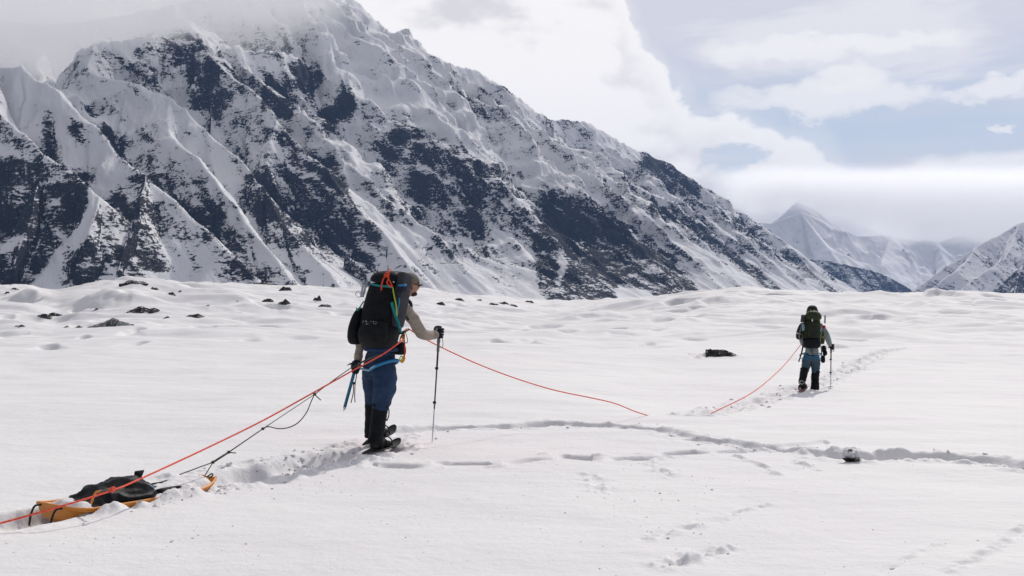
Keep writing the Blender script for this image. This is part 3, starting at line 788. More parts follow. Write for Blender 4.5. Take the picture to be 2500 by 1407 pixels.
M_FOG2, N, v = volume_material('valley_cloud_air', (1.0, 1.0, 1.0), 0.0, 0.6)
g = N.add('ShaderNodeNewGeometry')
P = g.outputs['Position']
sx = N.add('ShaderNodeSeparateXYZ'); N.link(P, sx.inputs[0])
n1 = N.noise(P, 0.0024, 4, 0.58, 0.2)
edge = N.curve(sx.outputs[0], [(800, 440), (1400, 425), (1700, 380), (2050, 300), (2800, 320), (3400, 420)], 800, 3400, 200, 800)
z = N.math('SUBTRACT', N.math('ADD', sx.outputs[2], N.math('MULTIPLY', N.math('SUBTRACT', n1, 0.5), -360.0)), edge)
den = N.math('MULTIPLY', N.smooth(z, -20.0, 120.0), N.smooth(sx.outputs[2], 680.0, 580.0))
den = N.math('MULTIPLY', den, N.math('MULTIPLY', N.smooth(sx.outputs[0], 900.0, 1300.0), N.smooth(sx.outputs[0], 3380.0, 3000.0)))
N.link(N.math('MULTIPLY', den, 0.0095), v.inputs['Density'])
M_FOG2.cycles.volume_step_rate = 0.2
link('cloud', box_mesh('cloud', 890, 3390, 5000, 5380, 150, 690), M_FOG2, kind='stuff')
# ------------------------------------------------------------------ modelling helpers
def V(*a):
    return Vector(a)
def fabric(name, color, rough=0.85, bump=0.35, scale=90.0, var=0.18, fold=0.0):
    m, N, b = principled(name, color, rough)
    tcn = N.add('ShaderNodeTexCoord')
    P = tcn.outputs['Object']
    n = N.noise(P, 9.0, 5, 0.6)
    c2 = tuple(min(1, c * (1 + var) + 0.004) for c in color); c1 = tuple(c * (1 - var) for c in color)
    N.link(N.mix(N.smooth(n, 0.3, 0.7), c1, c2), b.inputs['Base Color'])
    h = N.math('ADD', N.math('MULTIPLY', N.noise(P, scale, 3, 0.6), 0.0015), N.math('MULTIPLY', N.noise(N.mapping(P, (1, 1, 1.6)), 11.0, 4, 0.55, 0.6), 0.012 + fold))
    bp = N.add('ShaderNodeBump'); bp.inputs['Strength'].default_value = bump; bp.inputs['Distance'].default_value = 1.0
    N.link(h, bp.inputs['Height']); N.link(bp.outputs[0], b.inputs['Normal'])
    b.inputs['Specular IOR Level'].default_value = 0.3
    return m
def plain(name, color, rough=0.5, metal=0.0):
    m, N, b = principled(name, color, rough)
    b.inputs['Metallic'].default_value = metal
    tcn = N.add('ShaderNodeTexCoord')
    n = N.noise(tcn.outputs['Object'], 40.0, 4, 0.6)
    N.link(N.mix(n, tuple(c * 0.8 for c in color), tuple(min(1, c * 1.2) for c in color)), b.inputs['Base Color'])
    return m
def ropey(name, color, alt):
    m, N, b = principled(name, color, 0.8)
    tcn = N.add('ShaderNodeTexCoord')
    n = N.noise(tcn.outputs['Object'], 60.0, 3, 0.6)
    N.link(N.mix(N.smooth(n, 0.45, 0.62), color, alt), b.inputs['Base Color'])
    return m
M_BLACK = fabric('black_nylon', (0.006, 0.007, 0.009), 0.62, 0.6)
M_BLACK2 = fabric('black_gaiter_cloth', (0.010, 0.011, 0.013), 0.75, 0.5)
M_CHAR = fabric('charcoal_foam', (0.04, 0.042, 0.05), 0.8)
M_BEIGE = fabric('beige_shirt', (0.30, 0.255, 0.215), 0.9, 0.6, fold=0.01)
M_NAVY = fabric('navy_trousers', (0.014, 0.038, 0.092), 0.8, 0.8, fold=0.015)
M_TEALPANT = fabric('slate_trousers', (0.052, 0.092, 0.122), 0.85, 0.7, fold=0.01)
M_GREYSHIRT = fabric('pale_grey_shirt', (0.20, 0.25, 0.25), 0.9, 0.5, fold=0.01)
M_SKIN = fabric('skin', (0.36, 0.19, 0.13), 0.6, 0.1)
M_GLOVE = fabric('glove', (0.012, 0.015, 0.028), 0.8)
M_OLIVE = fabric('olive_nylon', (0.030, 0.042, 0.014), 0.7, 0.6)
M_OLIVE2 = fabric('dark_olive_nylon', (0.014, 0.020, 0.011), 0.7, 0.6)
M_TAUPE = fabric('taupe_cap', (0.17, 0.14, 0.11), 0.9)
M_HAIR = fabric('hair', (0.03, 0.018, 0.012), 0.7)
M_TEAL = plain('teal_webbing', (0.0, 0.20, 0.21), 0.7)
M_BLUE = plain('blue_webbing', (0.015, 0.19, 0.42), 0.6)
M_ICEBLUE = plain('pale_blue_webbing', (0.30, 0.48, 0.62), 0.7)
M_ORANGE = ropey('orange_rope', (0.78, 0.070, 0.030), (0.90, 0.16, 0.10))
M_ORCORD = ropey('orange_cord', (0.80, 0.085, 0.025), (0.70, 0.05, 0.02))
M_LIME = plain('lime_cord', (0.42, 0.55, 0.03), 0.7)
M_YELLOW = plain('yellow_cord', (0.62, 0.42, 0.03), 0.7)
M_GREENCORD = ropey('olive_cord', (0.040, 0.050, 0.030), (0.09, 0.10, 0.06))
M_GREYCORD = ropey('grey_elastic', (0.25, 0.28, 0.27), (0.35, 0.38, 0.37))
M_ALU = plain('aluminium', (0.62, 0.64, 0.66), 0.35, 0.9)
M_DARKMETAL = plain('dark_metal', (0.035, 0.038, 0.042), 0.4, 0.5)
M_POLEGREY = plain('grey_pole_shaft', (0.09, 0.095, 0.10), 0.4, 0.3)
M_AXEBLUE = plain('blue_axe_shaft', (0.015, 0.13, 0.23), 0.4, 0.3)
M_RUBBER = plain('black_rubber', (0.012, 0.012, 0.013), 0.7)
M_GRIPGREY = plain('grey_cork_grip', (0.17, 0.17, 0.15), 0.8)
M_SLED = plain('orange_plastic', (0.74, 0.27, 0.035), 0.4)
M_BAG = fabric('black_tarpaulin', (0.006, 0.007, 0.009), 0.5, 0.5)
for _m in (M_BLACK, M_BLACK2):
    _m.node_tree.nodes['Principled BSDF'].inputs['Specular IOR Level'].default_value = 0.14
M_BAG.node_tree.nodes['Principled BSDF'].inputs['Specular IOR Level'].default_value = 0.12
M_PINK = plain('red_snowshoe_deck', (0.40, 0.04, 0.08), 0.6)
def loose_snow():
    m = bpy.data.materials.new('loose_snow'); m.use_nodes = True
    N = Nodes(m.node_tree)
    d = N.add('ShaderNodeBsdfDiffuse'); t = N.add('ShaderNodeBsdfTranslucent'); x = N.add('ShaderNodeMixShader'); o = N.add('ShaderNodeOutputMaterial')
    for q in (d, t):
        q.inputs['Color'].default_value = (0.86, 0.855, 0.865, 1)
    x.inputs[0].default_value = 0.6
    N.link(d.outputs[0], x.inputs[1]); N.link(t.outputs[0], x.inputs[2]); N.link(x.outputs[0], o.inputs['Surface'])
    bp = N.add('ShaderNodeBump'); bp.inputs['Strength'].default_value = 0.5; bp.inputs['Distance'].default_value = 1.0
    g = N.add('ShaderNodeNewGeometry')
    N.link(N.math('MULTIPLY', N.noise(g.outputs['Position'], 45.0, 5, 0.65), 0.012), bp.inputs['Height'])
    N.link(bp.outputs[0], d.inputs['Normal']); N.link(bp.outputs[0], t.inputs['Normal'])
    return m
M_LOOSE = loose_snow()

def ring(c, u, v, a, b, n=20, e=2.6):
    """superellipse of half sizes a, b on the axes u, v"""
    out = []
    for k in range(n):
        t = 2 * math.pi * k / n
        x, y = math.cos(t), math.sin(t)
        x = math.copysign(abs(x) ** (2 / e), x); y = math.copysign(abs(y) ** (2 / e), y)
        out.append(c + u * (a * x) + v * (b * y))
    return out
def loft(bm, rings, caps=True):
    vs_ = [[bm.verts.new(p) for p in r] for r in rings]
    n = len(vs_[0])
    for A, B in zip(vs_[:-1], vs_[1:]):
        for k in range(n):
            bm.faces.new((A[k], A[(k + 1) % n], B[(k + 1) % n], B[k]))
    if caps:
        bm.faces.new(list(reversed(vs_[0]))); bm.faces.new(vs_[-1])
    return vs_
def smooth_path(pts, per=6):
    """Catmull-Rom through the points"""
    if len(pts) < 3:
        return [pts[0].lerp(pts[-1], k / per) for k in range(per + 1)]
    P = [pts[0] * 2 - pts[1]] + list(pts) + [pts[-1] * 2 - pts[-2]]
    out = []
    for i in range(1, len(P) - 2):
        a, b, c, d = P[i - 1], P[i], P[i + 1], P[i + 2]
        for k in range(per):
            t = k / per
            out.append(0.5 * ((2 * b) + (c - a) * t + (2 * a - 5 * b + 4 * c - d) * t * t + (3 * b - a - 3 * c + d) * t ** 3))
    out.append(pts[-1].copy())
    return out
def tube(bm, pts, r, n=8, flat=None, caps=True, jitter=0.0):
    """tube along points; r a number or one per point; flat=(axis, factor) squashes it into a strap"""
    N_ = len(pts)
    rs = r if isinstance(r, (list, tuple)) else [r] * N_
    T = [(pts[min(i + 1, N_ - 1)] - pts[max(i - 1, 0)]).normalized() for i in range(N_)]
    up = V(0, 0, 1) if abs(T[0].z) < 0.9 else V(0, 1, 0)
    if flat:
        up = flat[0]
    rings = []
    nrm = (up - T[0] * up.dot(T[0])).normalized()
    for i in range(N_):
        if flat:
            nrm = (flat[0] - T[i] * flat[0].dot(T[i])).normalized()
        else:
            nrm = (nrm - T[i] * nrm.dot(T[i])).normalized()
        bi = T[i].cross(nrm)
        a, b = (rs[i], rs[i] * flat[1]) if flat else (rs[i], rs[i])
        rings.append([pts[i] + bi * (a * math.cos(2 * math.pi * k / n)) + nrm * (b * math.sin(2 * math.pi * k / n)) for k in range(n)])
    loft(bm, rings, caps)
def blob(bm, c, r, sub=2, seed=0, amp=0.2, freq=2.0, axes=None):
    """lumpy ball; r a number or three half sizes on axes"""
    g = bmesh.ops.create_icosphere(bm, subdivisions=sub, radius=1.0)
    rr = r if isinstance(r, (tuple, list)) else (r, r, r)
    X, Y, Z = axes or (V(1, 0, 0), V(0, 1, 0), V(0, 0, 1))
    for v in g['verts']:
        d = v.co.copy()
        k = 1 + amp * (mnoise.noise(d * freq + V(seed * 7.1, seed * 3.3, 1.7)) + 0.5 * mnoise.noise(d * freq * 2.3 + V(seed, 5, 2)))
        v.co = c + X * (d.x * rr[0] * k) + Y * (d.y * rr[1] * k) + Z * (d.z * rr[2] * k)
def box(bm, c, u, v, w, a, b, h, e=8.0, bulge=0.0, n=16):
    """rounded block: half sizes a on u, b on v, h on w"""
    rings = []
    for s, t in ((-1, 0.86), (-0.92, 0.96), (-0.6, 1.0), (0, 1 + bulge), (0.6, 1.0), (0.92, 0.96), (1, 0.86)):
        rings.append(ring(c + w * (h * s), u, v, a * t, b * t, n, e))
    loft(bm, rings)

class Thing:
    """an Empty at the base, with the parts under it"""
    def __init__(self, name, loc, label=None, cat=None, group=None):
        self.loc = Vector(loc)
        self.root = bpy.data.objects.new(name, None)
        self.root.empty_display_size = 0.1
        self.root.location = self.loc
        COL.objects.link(self.root)
        if label:
            tag(self.root, label, cat, group)
    def part(self, name, bm, mat, parent=None, sub=0, smooth=True, label=None):
        if isinstance(bm, bmesh.types.BMesh):
            bmesh.ops.recalc_face_normals(bm, faces=bm.faces)
            me = bpy.data.meshes.new(name)
            bm.to_mesh(me); bm.free()
        else:
            me = bm
        me.transform(Matrix.Translation(-self.loc))
        if smooth:
            me.polygons.foreach_set('use_smooth', np.ones(len(me.polygons), bool))
        o = link(name, me, mat, parent if parent is not None else self.root)
        if sub:
            s = o.modifiers.new('smooth', 'SUBSURF'); s.levels = s.render_levels = sub
        if label:
            o['label'] = label
        return o
def solo(name, bm, mat, label, cat, group=None, smooth=True, sub=0, origin=None):
    """a thing that is one mesh"""
    bmesh.ops.recalc_face_normals(bm, faces=bm.faces)
    me = bpy.data.meshes.new(name)
    bm.to_mesh(me); bm.free()
    org = Vector(origin) if origin is not None else Vector(sum((Vector(v.co) for v in me.vertices), Vector()) / len(me.vertices))
    me.transform(Matrix.Translation(-org))
    if smooth:
        me.polygons.foreach_set('use_smooth', np.ones(len(me.polygons), bool))
    o = link(name, me, mat)
    o.location = org
    if sub:
        s = o.modifiers.new('smooth', 'SUBSURF'); s.levels = s.render_levels = sub
    return tag(o, label, cat, group)

def skin_mesh(nodes, edges, sub=2):
    """grow one continuous surface over a skeleton: nodes {key: (point, radius or (rx, ry))}"""
    keys = list(nodes)
    me = bpy.data.meshes.new('skeleton')
    me.from_pydata([tuple(nodes[k][0]) for k in keys], [(keys.index(a), keys.index(b)) for a, b in edges], [])
    o = bpy.data.objects.new('skeleton', me)
    COL.objects.link(o)
    md = o.modifiers.new('skin', 'SKIN')
    md.branch_smoothing = 0.6
    md.use_smooth_shade = True
    for i, k in enumerate(keys):
        r = nodes[k][1]
        d = me.skin_vertices[0].data[i]
        d.radius = (r, r) if not isinstance(r, (tuple, list)) else r
        d.use_root = (i == 0)
    s = o.modifiers.new('sub', 'SUBSURF'); s.levels = s.render_levels = sub
    dg = bpy.context.evaluated_depsgraph_get()
    dg.update()
    out = bpy.data.meshes.new_from_object(o.evaluated_get(dg))
    bpy.data.objects.remove(o); bpy.data.meshes.remove(me)
    return out
def wrinkle(me, amp, freq, seed=0):
    """cloth folds: push the surface in and out along its normals"""
    for v in me.vertices:
        q = V(v.co.x * freq * 0.55, v.co.y * freq * 0.55, v.co.z * freq + 3.0 * v.co.x)
        n = (1 - 2.2 * abs(mnoise.noise(q + V(seed, 0, 0)))) + 0.5 * (1 - 2.2 * abs(mnoise.noise(q * 2.1 + V(0, seed, 0))))
        v.co += v.normal * (amp * (n - 0.4))
    return me
def chain(pts, radii, name='n'):
    nodes = {f'{name}{i}': (p, r) for i, (p, r) in enumerate(zip(pts, radii))}
    ks = list(nodes)
    return nodes, list(zip(ks[:-1], ks[1:]))

def hand_mesh(wrist, grip, axis, out, size=1.0, thumb_up=True):
    """closed hand: four fingers curl round an axis through the grip point, the thumb closes over them.
    axis: direction of the held shaft (thumb side); out: from the shaft towards the back of the hand"""
    axis = axis.normalized()
    out = (out - axis * out.dot(axis)).normalized()
    side = axis.cross(out).normalized()
    to_w = (wrist - grip).normalized()
    palm = grip + out * 0.030 * size
    nodes = {'wrist': (wrist, 0.036 * size), 'palm': (palm.lerp(wrist, 0.35), (0.040 * size, 0.036 * size)), 'heel': (palm, (0.042 * size, 0.034 * size))}
    edges = [('wrist', 'palm'), ('palm', 'heel')]
    sgn = -1.0 if side.dot(to_w) > 0 else 1.0
    for i, (o_, L) in enumerate(((0.033, 1.0), (0.011, 1.08), (-0.012, 1.02), (-0.034, 0.85))):
        b = grip + axis * (o_ * size)
        pts = [b + out * 0.026 * size, b + out * 0.036 * size + side * sgn * 0.022 * size * L, b + out * 0.008 * size + side * sgn * 0.040 * size * L,
               b - out * 0.022 * size * L + side * sgn * 0.026 * size, b - out * 0.026 * size + side * sgn * 0.002]
        rs = [0.013, 0.0125, 0.0115, 0.0105, 0.0095]
        for j, (p, r) in enumerate(zip(pts, rs)):
            nodes[f'f{i}{j}'] = (p, r * size)
        edges += [('heel', f'f{i}0')] + [(f'f{i}{j}', f'f{i}{j + 1}') for j in range(4)]
    t = [palm.lerp(wrist, 0.3) + axis * 0.03 * size - side * sgn * 0.02 * size, grip + axis * 0.046 * size - side * sgn * 0.034 * size, grip + axis * 0.050 * size - out * 0.022 * size - side * sgn * 0.02 * size, grip + axis * 0.046 * size - out * 0.034 * size + side * sgn * 0.008 * size]
    for j, (p, r) in enumerate(zip(t, (0.016, 0.015, 0.013, 0.011))):
        nodes[f't{j}'] = (p, r * size)
    edges += [('palm', 't0')] + [(f't{j}', f't{j + 1}') for j in range(3)]
    return skin_mesh(nodes, edges, 1)

def head_into(bm, c, f, r, up, s):
    """sculpted head: s is the head height; f forward, r to the wearer's right"""
    g = bmesh.ops.create_uvsphere(bm, u_segments=28, v_segments=20, radius=1.0)
    for v in g['verts']:
        x, y, z = v.co                                # x right, y forward, z up
        w, d, h = 0.335, 0.42, 0.5
        if z < -0.1:                                  # jaw narrows
            k = (-z - 0.1) / 0.9
            w *= 1 - 0.34 * k; 
            if y < 0:
                d *= 1 - 0.42 * k
            else:
                d *= 1 - 0.05 * k
        X, Y, Z = x * w, y * d, z * h
        if y > 0.3:
            Y += 0.135 * math.exp(-(x / 0.16) ** 2 - ((z + 0.17) / 0.17) ** 2) * (1 if z < -0.02 else 0.8)      # nose
            Y -= 0.045 * (math.exp(-((abs(x) - 0.36) / 0.17) ** 2 - ((z - 0.06) / 0.12) ** 2))                   # eye sockets
            Y += 0.03 * math.exp(-(x / 0.4) ** 2 - ((z - 0.24) / 0.1) ** 2)                                       # brow
            Y += 0.04 * math.exp(-(x / 0.25) ** 2 - ((z + 0.5) / 0.1) ** 2)                                       # lips
            Y += 0.05 * math.exp(-(x / 0.3) ** 2 - ((z + 0.82) / 0.14) ** 2)                                      # chin
        v.co = c + r * (X * s) + f * (Y * s) + up * (Z * s)
    for sg in (-1, 1):                                # ears
        blob(bm, c + r * (sg * 0.335 * s) - f * (0.03 * s) - up * (0.02 * s), (0.03 * s, 0.075 * s, 0.13 * s), 2, 3, 0.1, 2.0, (r, f, up))
# ------------------------------------------------------------------ the near hiker
D1 = 11.0
def p1(px, py, dy=0.0):
    return at(px, py, D1 + dy)
F1 = V(0.52, 0.854, 0).normalized(); R1 = V(F1.y, -F1.x, 0); UP = V(0, 0, 1)
hk = Thing('person', p1(920, 1097) * 1.0, 'person in beige shirt and navy trousers leaning on a pole under a huge black pack', 'person')

# body: one continuous surface under the clothes
body_n = {
    'pelvis': (p1(930, 872, 0.02), (0.145, 0.115)), 'waist': (p1(940, 830, 0.04), (0.14, 0.105)), 'chest': (p1(955, 775, 0.09), (0.16, 0.12)), 'collar': (p1(970, 738, 0.14), (0.12, 0.085)),
    'neck': (p1(988, 722, 0.17), 0.058), 'skull': (p1(996, 702, 0.19), 0.075),
    'rsho': (p1(990, 754, 0.02), 0.064), 'relb': (p1(1028, 816, 0.22), 0.043), 'rwri': (p1(1060, 818, 0.44), 0.031),
    'lsho': (p1(925, 752, 0.22), 0.064), 'lelb': (p1(884, 822, 0.17), 0.043), 'lwri': (p1(874, 884, 0.10), 0.031),
    'rhip': (p1(944, 884, -0.03), 0.098), 'rknee': (p1(930, 985, 0.03), 0.062), 'rank': (p1(917, 1072, 0.0), 0.045),
    'lhip': (p1(908, 886, 0.10), 0.098), 'lknee': (p1(908, 972, 0.30), 0.062), 'lank': (p1(906, 1058, 0.40), 0.045)}
body_e = [('pelvis', 'waist'), ('waist', 'chest'), ('chest', 'collar'), ('collar', 'neck'), ('neck', 'skull'), ('chest', 'rsho'), ('rsho', 'relb'), ('relb', 'rwri'), ('chest', 'lsho'), ('lsho', 'lelb'), ('lelb', 'lwri'),
          ('pelvis', 'rhip'), ('rhip', 'rknee'), ('rknee', 'rank'), ('pelvis', 'lhip'), ('lhip', 'lknee'), ('lknee', 'lank')]
me = skin_mesh(body_n, body_e, 2)
bm = bmesh.new(); bm.from_mesh(me); bpy.data.meshes.remove(me)
HF = V(0.80, 0.60, -0.06).normalized(); HR = HF.cross(UP).normalized(); HU = HR.cross(HF).normalized()
HC = p1(1000, 697, 0.20)
head_into(bm, HC, HF, HR, HU, 0.235)
hk.part('body', bm, M_SKIN)

# shirt
sh_n = {'hem': (p1(928, 884, 0.02), (0.165, 0.132)), 'waist': (p1(940, 830, 0.05), (0.162, 0.13)), 'chest': (p1(957, 775, 0.09), (0.178, 0.138)), 'collar': (p1(971, 738, 0.14), (0.125, 0.09)), 'nk': (p1(979, 726, 0.165), 0.066),
        'rsho': (p1(991, 753, 0.02), 0.080), 'rmid': (p1(1012, 786, 0.12), 0.066), 'relb': (p1(1029, 814, 0.22), 0.066), 'rfor': (p1(1044, 820, 0.33), 0.053), 'rcuf': (p1(1062, 817, 0.45), 0.042),
        'lsho': (p1(925, 752, 0.22), 0.080), 'lmid': (p1(902, 790, 0.20), 0.066), 'lelb': (p1(884, 822, 0.17), 0.06), 'lfor': (p1(877, 858, 0.12), 0.048), 'lcuf': (p1(873, 886, 0.09), 0.040)}
sh_e = [('hem', 'waist'), ('waist', 'chest'), ('chest', 'collar'), ('collar', 'nk'), ('chest', 'rsho'), ('rsho', 'rmid'), ('rmid', 'relb'), ('relb', 'rfor'), ('rfor', 'rcuf'), ('chest', 'lsho'), ('lsho', 'lmid'), ('lmid', 'lelb'), ('lelb', 'lfor'), ('lfor', 'lcuf')]
shirt = hk.part('shirt', wrinkle(skin_mesh(sh_n, sh_e, 3), 0.007, 11, 2), M_BEIGE)
bm = bmesh.new()
tube(bm, [p1(1055, 819, 0.40), p1(1060, 818, 0.44), p1(1064, 817, 0.47)], [0.046, 0.049, 0.044], 14)
hk.part('cuff', bm, M_BEIGE, shirt)
# trousers
tr_n = {'top': (p1(937, 826, 0.04), (0.195, 0.15)), 'mid': (p1(932, 858, 0.03), (0.20, 0.165)), 'seat': (p1(926, 880, 0.02), (0.212, 0.18)),
        'rhip': (p1(943, 902, -0.03), 0.140), 'rth': (p1(941, 940, -0.01), 0.138), 'rkn': (p1(934, 972, 0.02), 0.108), 'rknee': (p1(929, 992, 0.03), 0.090), 'rshin': (p1(926, 1012, 0.02), 0.074),
        'lhip': (p1(905, 904, 0.12), 0.125), 'lth': (p1(908, 938, 0.22), 0.108), 'lknee': (p1(908, 972, 0.30), 0.078), 'lshin': (p1(908, 1000, 0.33), 0.068)}
tr_e = [('top', 'mid'), ('mid', 'seat'), ('seat', 'rhip'), ('rhip', 'rth'), ('rth', 'rkn'), ('rkn', 'rknee'), ('rknee', 'rshin'), ('seat', 'lhip'), ('lhip', 'lth'), ('lth', 'lknee'), ('lknee', 'lshin')]
hk.part('trousers', wrinkle(skin_mesh(tr_n, tr_e, 3), 0.010, 9, 5), M_NAVY)
# gaiters and boots
def gaiter(pts, rs):
    bm = bmesh.new()
    path = smooth_path(pts, 5)
    k = len(path)
    rr = [rs[0] + (np.interp(i / (k - 1) * (len(rs) - 1), range(len(rs)), rs) - rs[0]) for i in range(k)]
    rr = [float(r) * (1 + 0.035 * math.sin(i * 2.1) + 0.02 * math.sin(i * 5.3)) for i, r in enumerate(rr)]
    tube(bm, path, rr, 18)
    return bm
gr = hk.part('gaiter', gaiter([p1(928, 984, 0.03), p1(926, 1010, 0.02), p1(922, 1040, 0.01), p1(918, 1066, 0.0), p1(916, 1084, -0.01)], [0.083, 0.082, 0.080, 0.076, 0.088]), M_BLACK2)
gl = hk.part('gaiter', gaiter([p1(908, 966, 0.30), p1(908, 1000, 0.33), p1(907, 1035, 0.38), p1(907, 1066, 0.41)], [0.078, 0.074, 0.072, 0.078]), M_BLACK2)
bm = bmesh.new(); tube(bm, smooth_path([p1(943, 992, -0.04), p1(949, 1000, -0.05), p1(949, 1016, -0.05), p1(944, 1028, -0.05)], 4), 0.006, 6)
hk.part('gaiter_strap', bm, M_BLACK2, gr)
def boot(heel, toe, h=0.11, w=0.048):
    bm = bmesh.new()
    d = (toe - heel); L = d.length; d.normalize()
    s = d.cross(UP).normalized(); u = s.cross(d).normalized()
    prof = [(0.0, 0.75, h * 0.95), (0.12, 0.98, h * 1.1), (0.35, 0.95, h * 1.05), (0.55, 1.0, h * 0.72), (0.75, 1.08, h * 0.55), (0.92, 0.9, h * 0.46), (1.0, 0.55, h * 0.34)]
    loft(bm, [ring(heel + d * (L * t) + u * (hh * 0.5), s, u, w * k, hh * 0.5, 16, 3.0) for t, k, hh in prof])
    return bm, d, s, u
foot = p1(908, 1098, -0.04)
bm, bd, bs, bu = boot(foot, foot + F1 * 0.30 + V(0, 0, 0.012), 0.12, 0.056)
hk.part('boot', bm, M_RUBBER, sub=1)
foot_l = p1(905, 1078, 0.38)
bm, bd2, bs2, bu2 = boot(foot_l, foot_l + F1 * 0.28 + V(0, 0, 0.075), 0.12, 0.055)
hk.part('boot', bm, M_RUBBER, sub=1)
# gloves
hand_grip = p1(1072, 813, 0.52)
pole_tip = p1(1055, 1079, 0.54)
pole_axis = (hand_grip - pole_tip).normalized()
hk.part('glove', hand_mesh(p1(1062, 817, 0.46), hand_grip, pole_axis, V(-0.35, -0.9, 0.1), 1.28), M_GLOVE)
axe_grip = p1(868, 898, 0.03); axe_tip = p1(839, 1004, 0.16)
axe_axis = (axe_grip - axe_tip).normalized()
hk.part('glove', hand_mesh(p1(873, 884, 0.09), axe_grip, axe_axis, V(-0.5, -0.85, 0.0), 1.2), M_GLOVE)
# cap, glasses, beard
bm = bmesh.new()
rows = []
for k in range(7):
    t = k / 6 * math.pi / 2
    rows.append(ring(HC + HU * (0.035 + 0.098 * math.sin(t)) - HF * 0.006, HR, HF, 0.087 * math.cos(t) + 0.004, 0.108 * math.cos(t) + 0.004, 22, 2.1))
loft(bm, rows)
cap = hk.part('cap', bm, M_TAUPE)
bm = bmesh.new()
rows = []
for k in range(7):
    a = k / 6
    rows.append([HC + HU * (0.042 - 0.018 * a - 0.022 * (s / 6) ** 2 + h) + HF * (0.085 * math.sqrt(max(0, 1 - (s / 7.2) ** 2)) + 0.078 * a * math.sqrt(max(0, 1 - (s / 7) ** 2))) + HR * (0.0125 * s) for s, h in [(s, 0.0) for s in range(-6, 7)] + [(s, -0.006) for s in range(6, -7, -1)]])
loft(bm, rows)
hk.part('brim', bm, M_RUBBER, cap)
bm = bmesh.new()
for sg in (-1, 1):
    blob(bm, HC + HF * 0.088 + HR * (sg * 0.036) + HU * 0.008, (0.032, 0.014, 0.021), 2, 1, 0.0, 1, (HR, HF, HU))
    tube(bm, [HC + HF * 0.078 + HR * (sg * 0.068) + HU * 0.012, HC + HF * 0.0 + HR * (sg * 0.084) + HU * 0.012], 0.006, 6)
hk.part('sunglasses', bm, M_RUBBER)
bm = bmesh.new()
blob(bm, HC + HF * 0.045 - HU * 0.086, (0.052, 0.046, 0.028), 3, 4, 0.18, 4.0, (HR, HF, HU))
hk.part('beard', bm, M_HAIR)
bm = bmesh.new()
blob(bm, HC - HF * 0.03 - HU * 0.01, (0.084, 0.078, 0.062), 3, 9, 0.12, 4.0, (HR, HF, HU))
hk.part('hair', bm, M_HAIR)
# climbing harness
bm = bmesh.new()
def leg_loop(c, rx, tilt, d0=0.0):
    out = []
    for k in range(25):
        t = 2 * math.pi * k / 24
        out.append(c + R1 * (rx * math.cos(t)) + F1 * (rx * 1.0 * math.sin(t)) + UP * (tilt * math.cos(t)))
    return out
loopR = leg_loop(p1(939, 892, -0.02), 0.138, 0.055)
tube(bm, loopR, 0.017, 8)
harness = hk.part('harness', bm, M_BLUE)
bm = bmesh.new()
tube(bm, [p + (p - p1(939, 892, -0.02)).normalized() * 0.013 + UP * 0.004 for p in loopR[13:19]], 0.009, 8)
hk.part('leg_loop_edge', bm, M_ICEBLUE, harness)
bm = bmesh.new()
tube(bm, leg_loop(p1(905, 900, 0.10), 0.133, -0.02), 0.012, 8)
hk.part('leg_loop_edge', bm, M_ICEBLUE, harness)
bm = bmesh.new()
c = p1(937, 852, 0.03)
tube(bm, [c + R1 * (0.200 * math.cos(t)) + F1 * (0.165 * math.sin(t)) for t in [2 * math.pi * k / 28 for k in range(29)]], 0.024, 8)
hk.part('waist_belt', bm, M_NAVY, harness)

# ------------------------------------------------------------------ near hiker's backpack
PF = (F1 + V(0, 0, 0)).normalized(); PR = R1
pk = Thing('backpack', p1(930, 850, -0.15), 'huge black expedition backpack with teal straps and orange cord knotted on its lid', 'backpack')
lean = 0.18                                            # the load leans forward with the walker
def pb(px, py, dy=0.0):
    return at(px, py, 10.86 + dy)
bm = bmesh.new()
secs = [(846, 927, 0.155, 0.10), (838, 926, 0.185, 0.135), (815, 925, 0.200, 0.155), (785, 927, 0.200, 0.160), (750, 932, 0.190, 0.158), (722, 938, 0.176, 0.152), (700, 943, 0.166, 0.148), (688, 945, 0.160, 0.142)]
loft(bm, [ring(pb(cx, y, lean * (846 - y) / 180 * 0.6), PR, PF, a, b, 28, 3.0) for y, cx, a, b in secs])
body = pk.part('pack_body', bm, M_BLACK, sub=1)
bm = bmesh.new()                                       # lid
secs = [(690, 946, 0.172, 0.152), (684, 947, 0.182, 0.160), (674, 949, 0.172, 0.155), (666, 951, 0.140, 0.135), (661, 950, 0.09, 0.09)]
loft(bm, [ring(pb(cx, y, 0.10), PR + UP * -0.05, PF + UP * 0.10, a, b, 26, 3.2) for y, cx, a, b in secs])
for v in bm.verts:
    v.co += V(1, 1, 1) * 0.012 * mnoise.noise(v.co * 9)
lid = pk.part('lid', bm, M_BLACK, sub=1)
bm = bmesh.new()                                       # bulging bottom compartment
loft(bm, [ring(pb(cx, y, dyy), PR, PF, a, b, 26, 2.6) for y, cx, a, b, dyy in ((850, 925, 0.10, 0.09, -0.02), (846, 925, 0.175, 0.135, -0.02), (830, 924, 0.208, 0.172, -0.02), (812, 924, 0.212, 0.178, -0.02), (796, 925, 0.195, 0.165, -0.01), (790, 925, 0.16, 0.14, 0.0))])
for v in bm.verts:
    v.co += PF * -0.012 * abs(mnoise.noise(v.co * 8))
pk.part('bottom_compartment', bm, M_BLACK, sub=1)
bm = bmesh.new()                                       # pouch hanging on the left
loft(bm, [ring(pb(cx, y, 0.08), PR, PF, a, b, 18, 2.6) for y, cx, a, b in ((842, 868, 0.03, 0.05), (836, 867, 0.062, 0.09), (812, 868, 0.070, 0.10), (785, 872, 0.060, 0.09), (762, 878, 0.045, 0.07), (750, 882, 0.02, 0.04))])
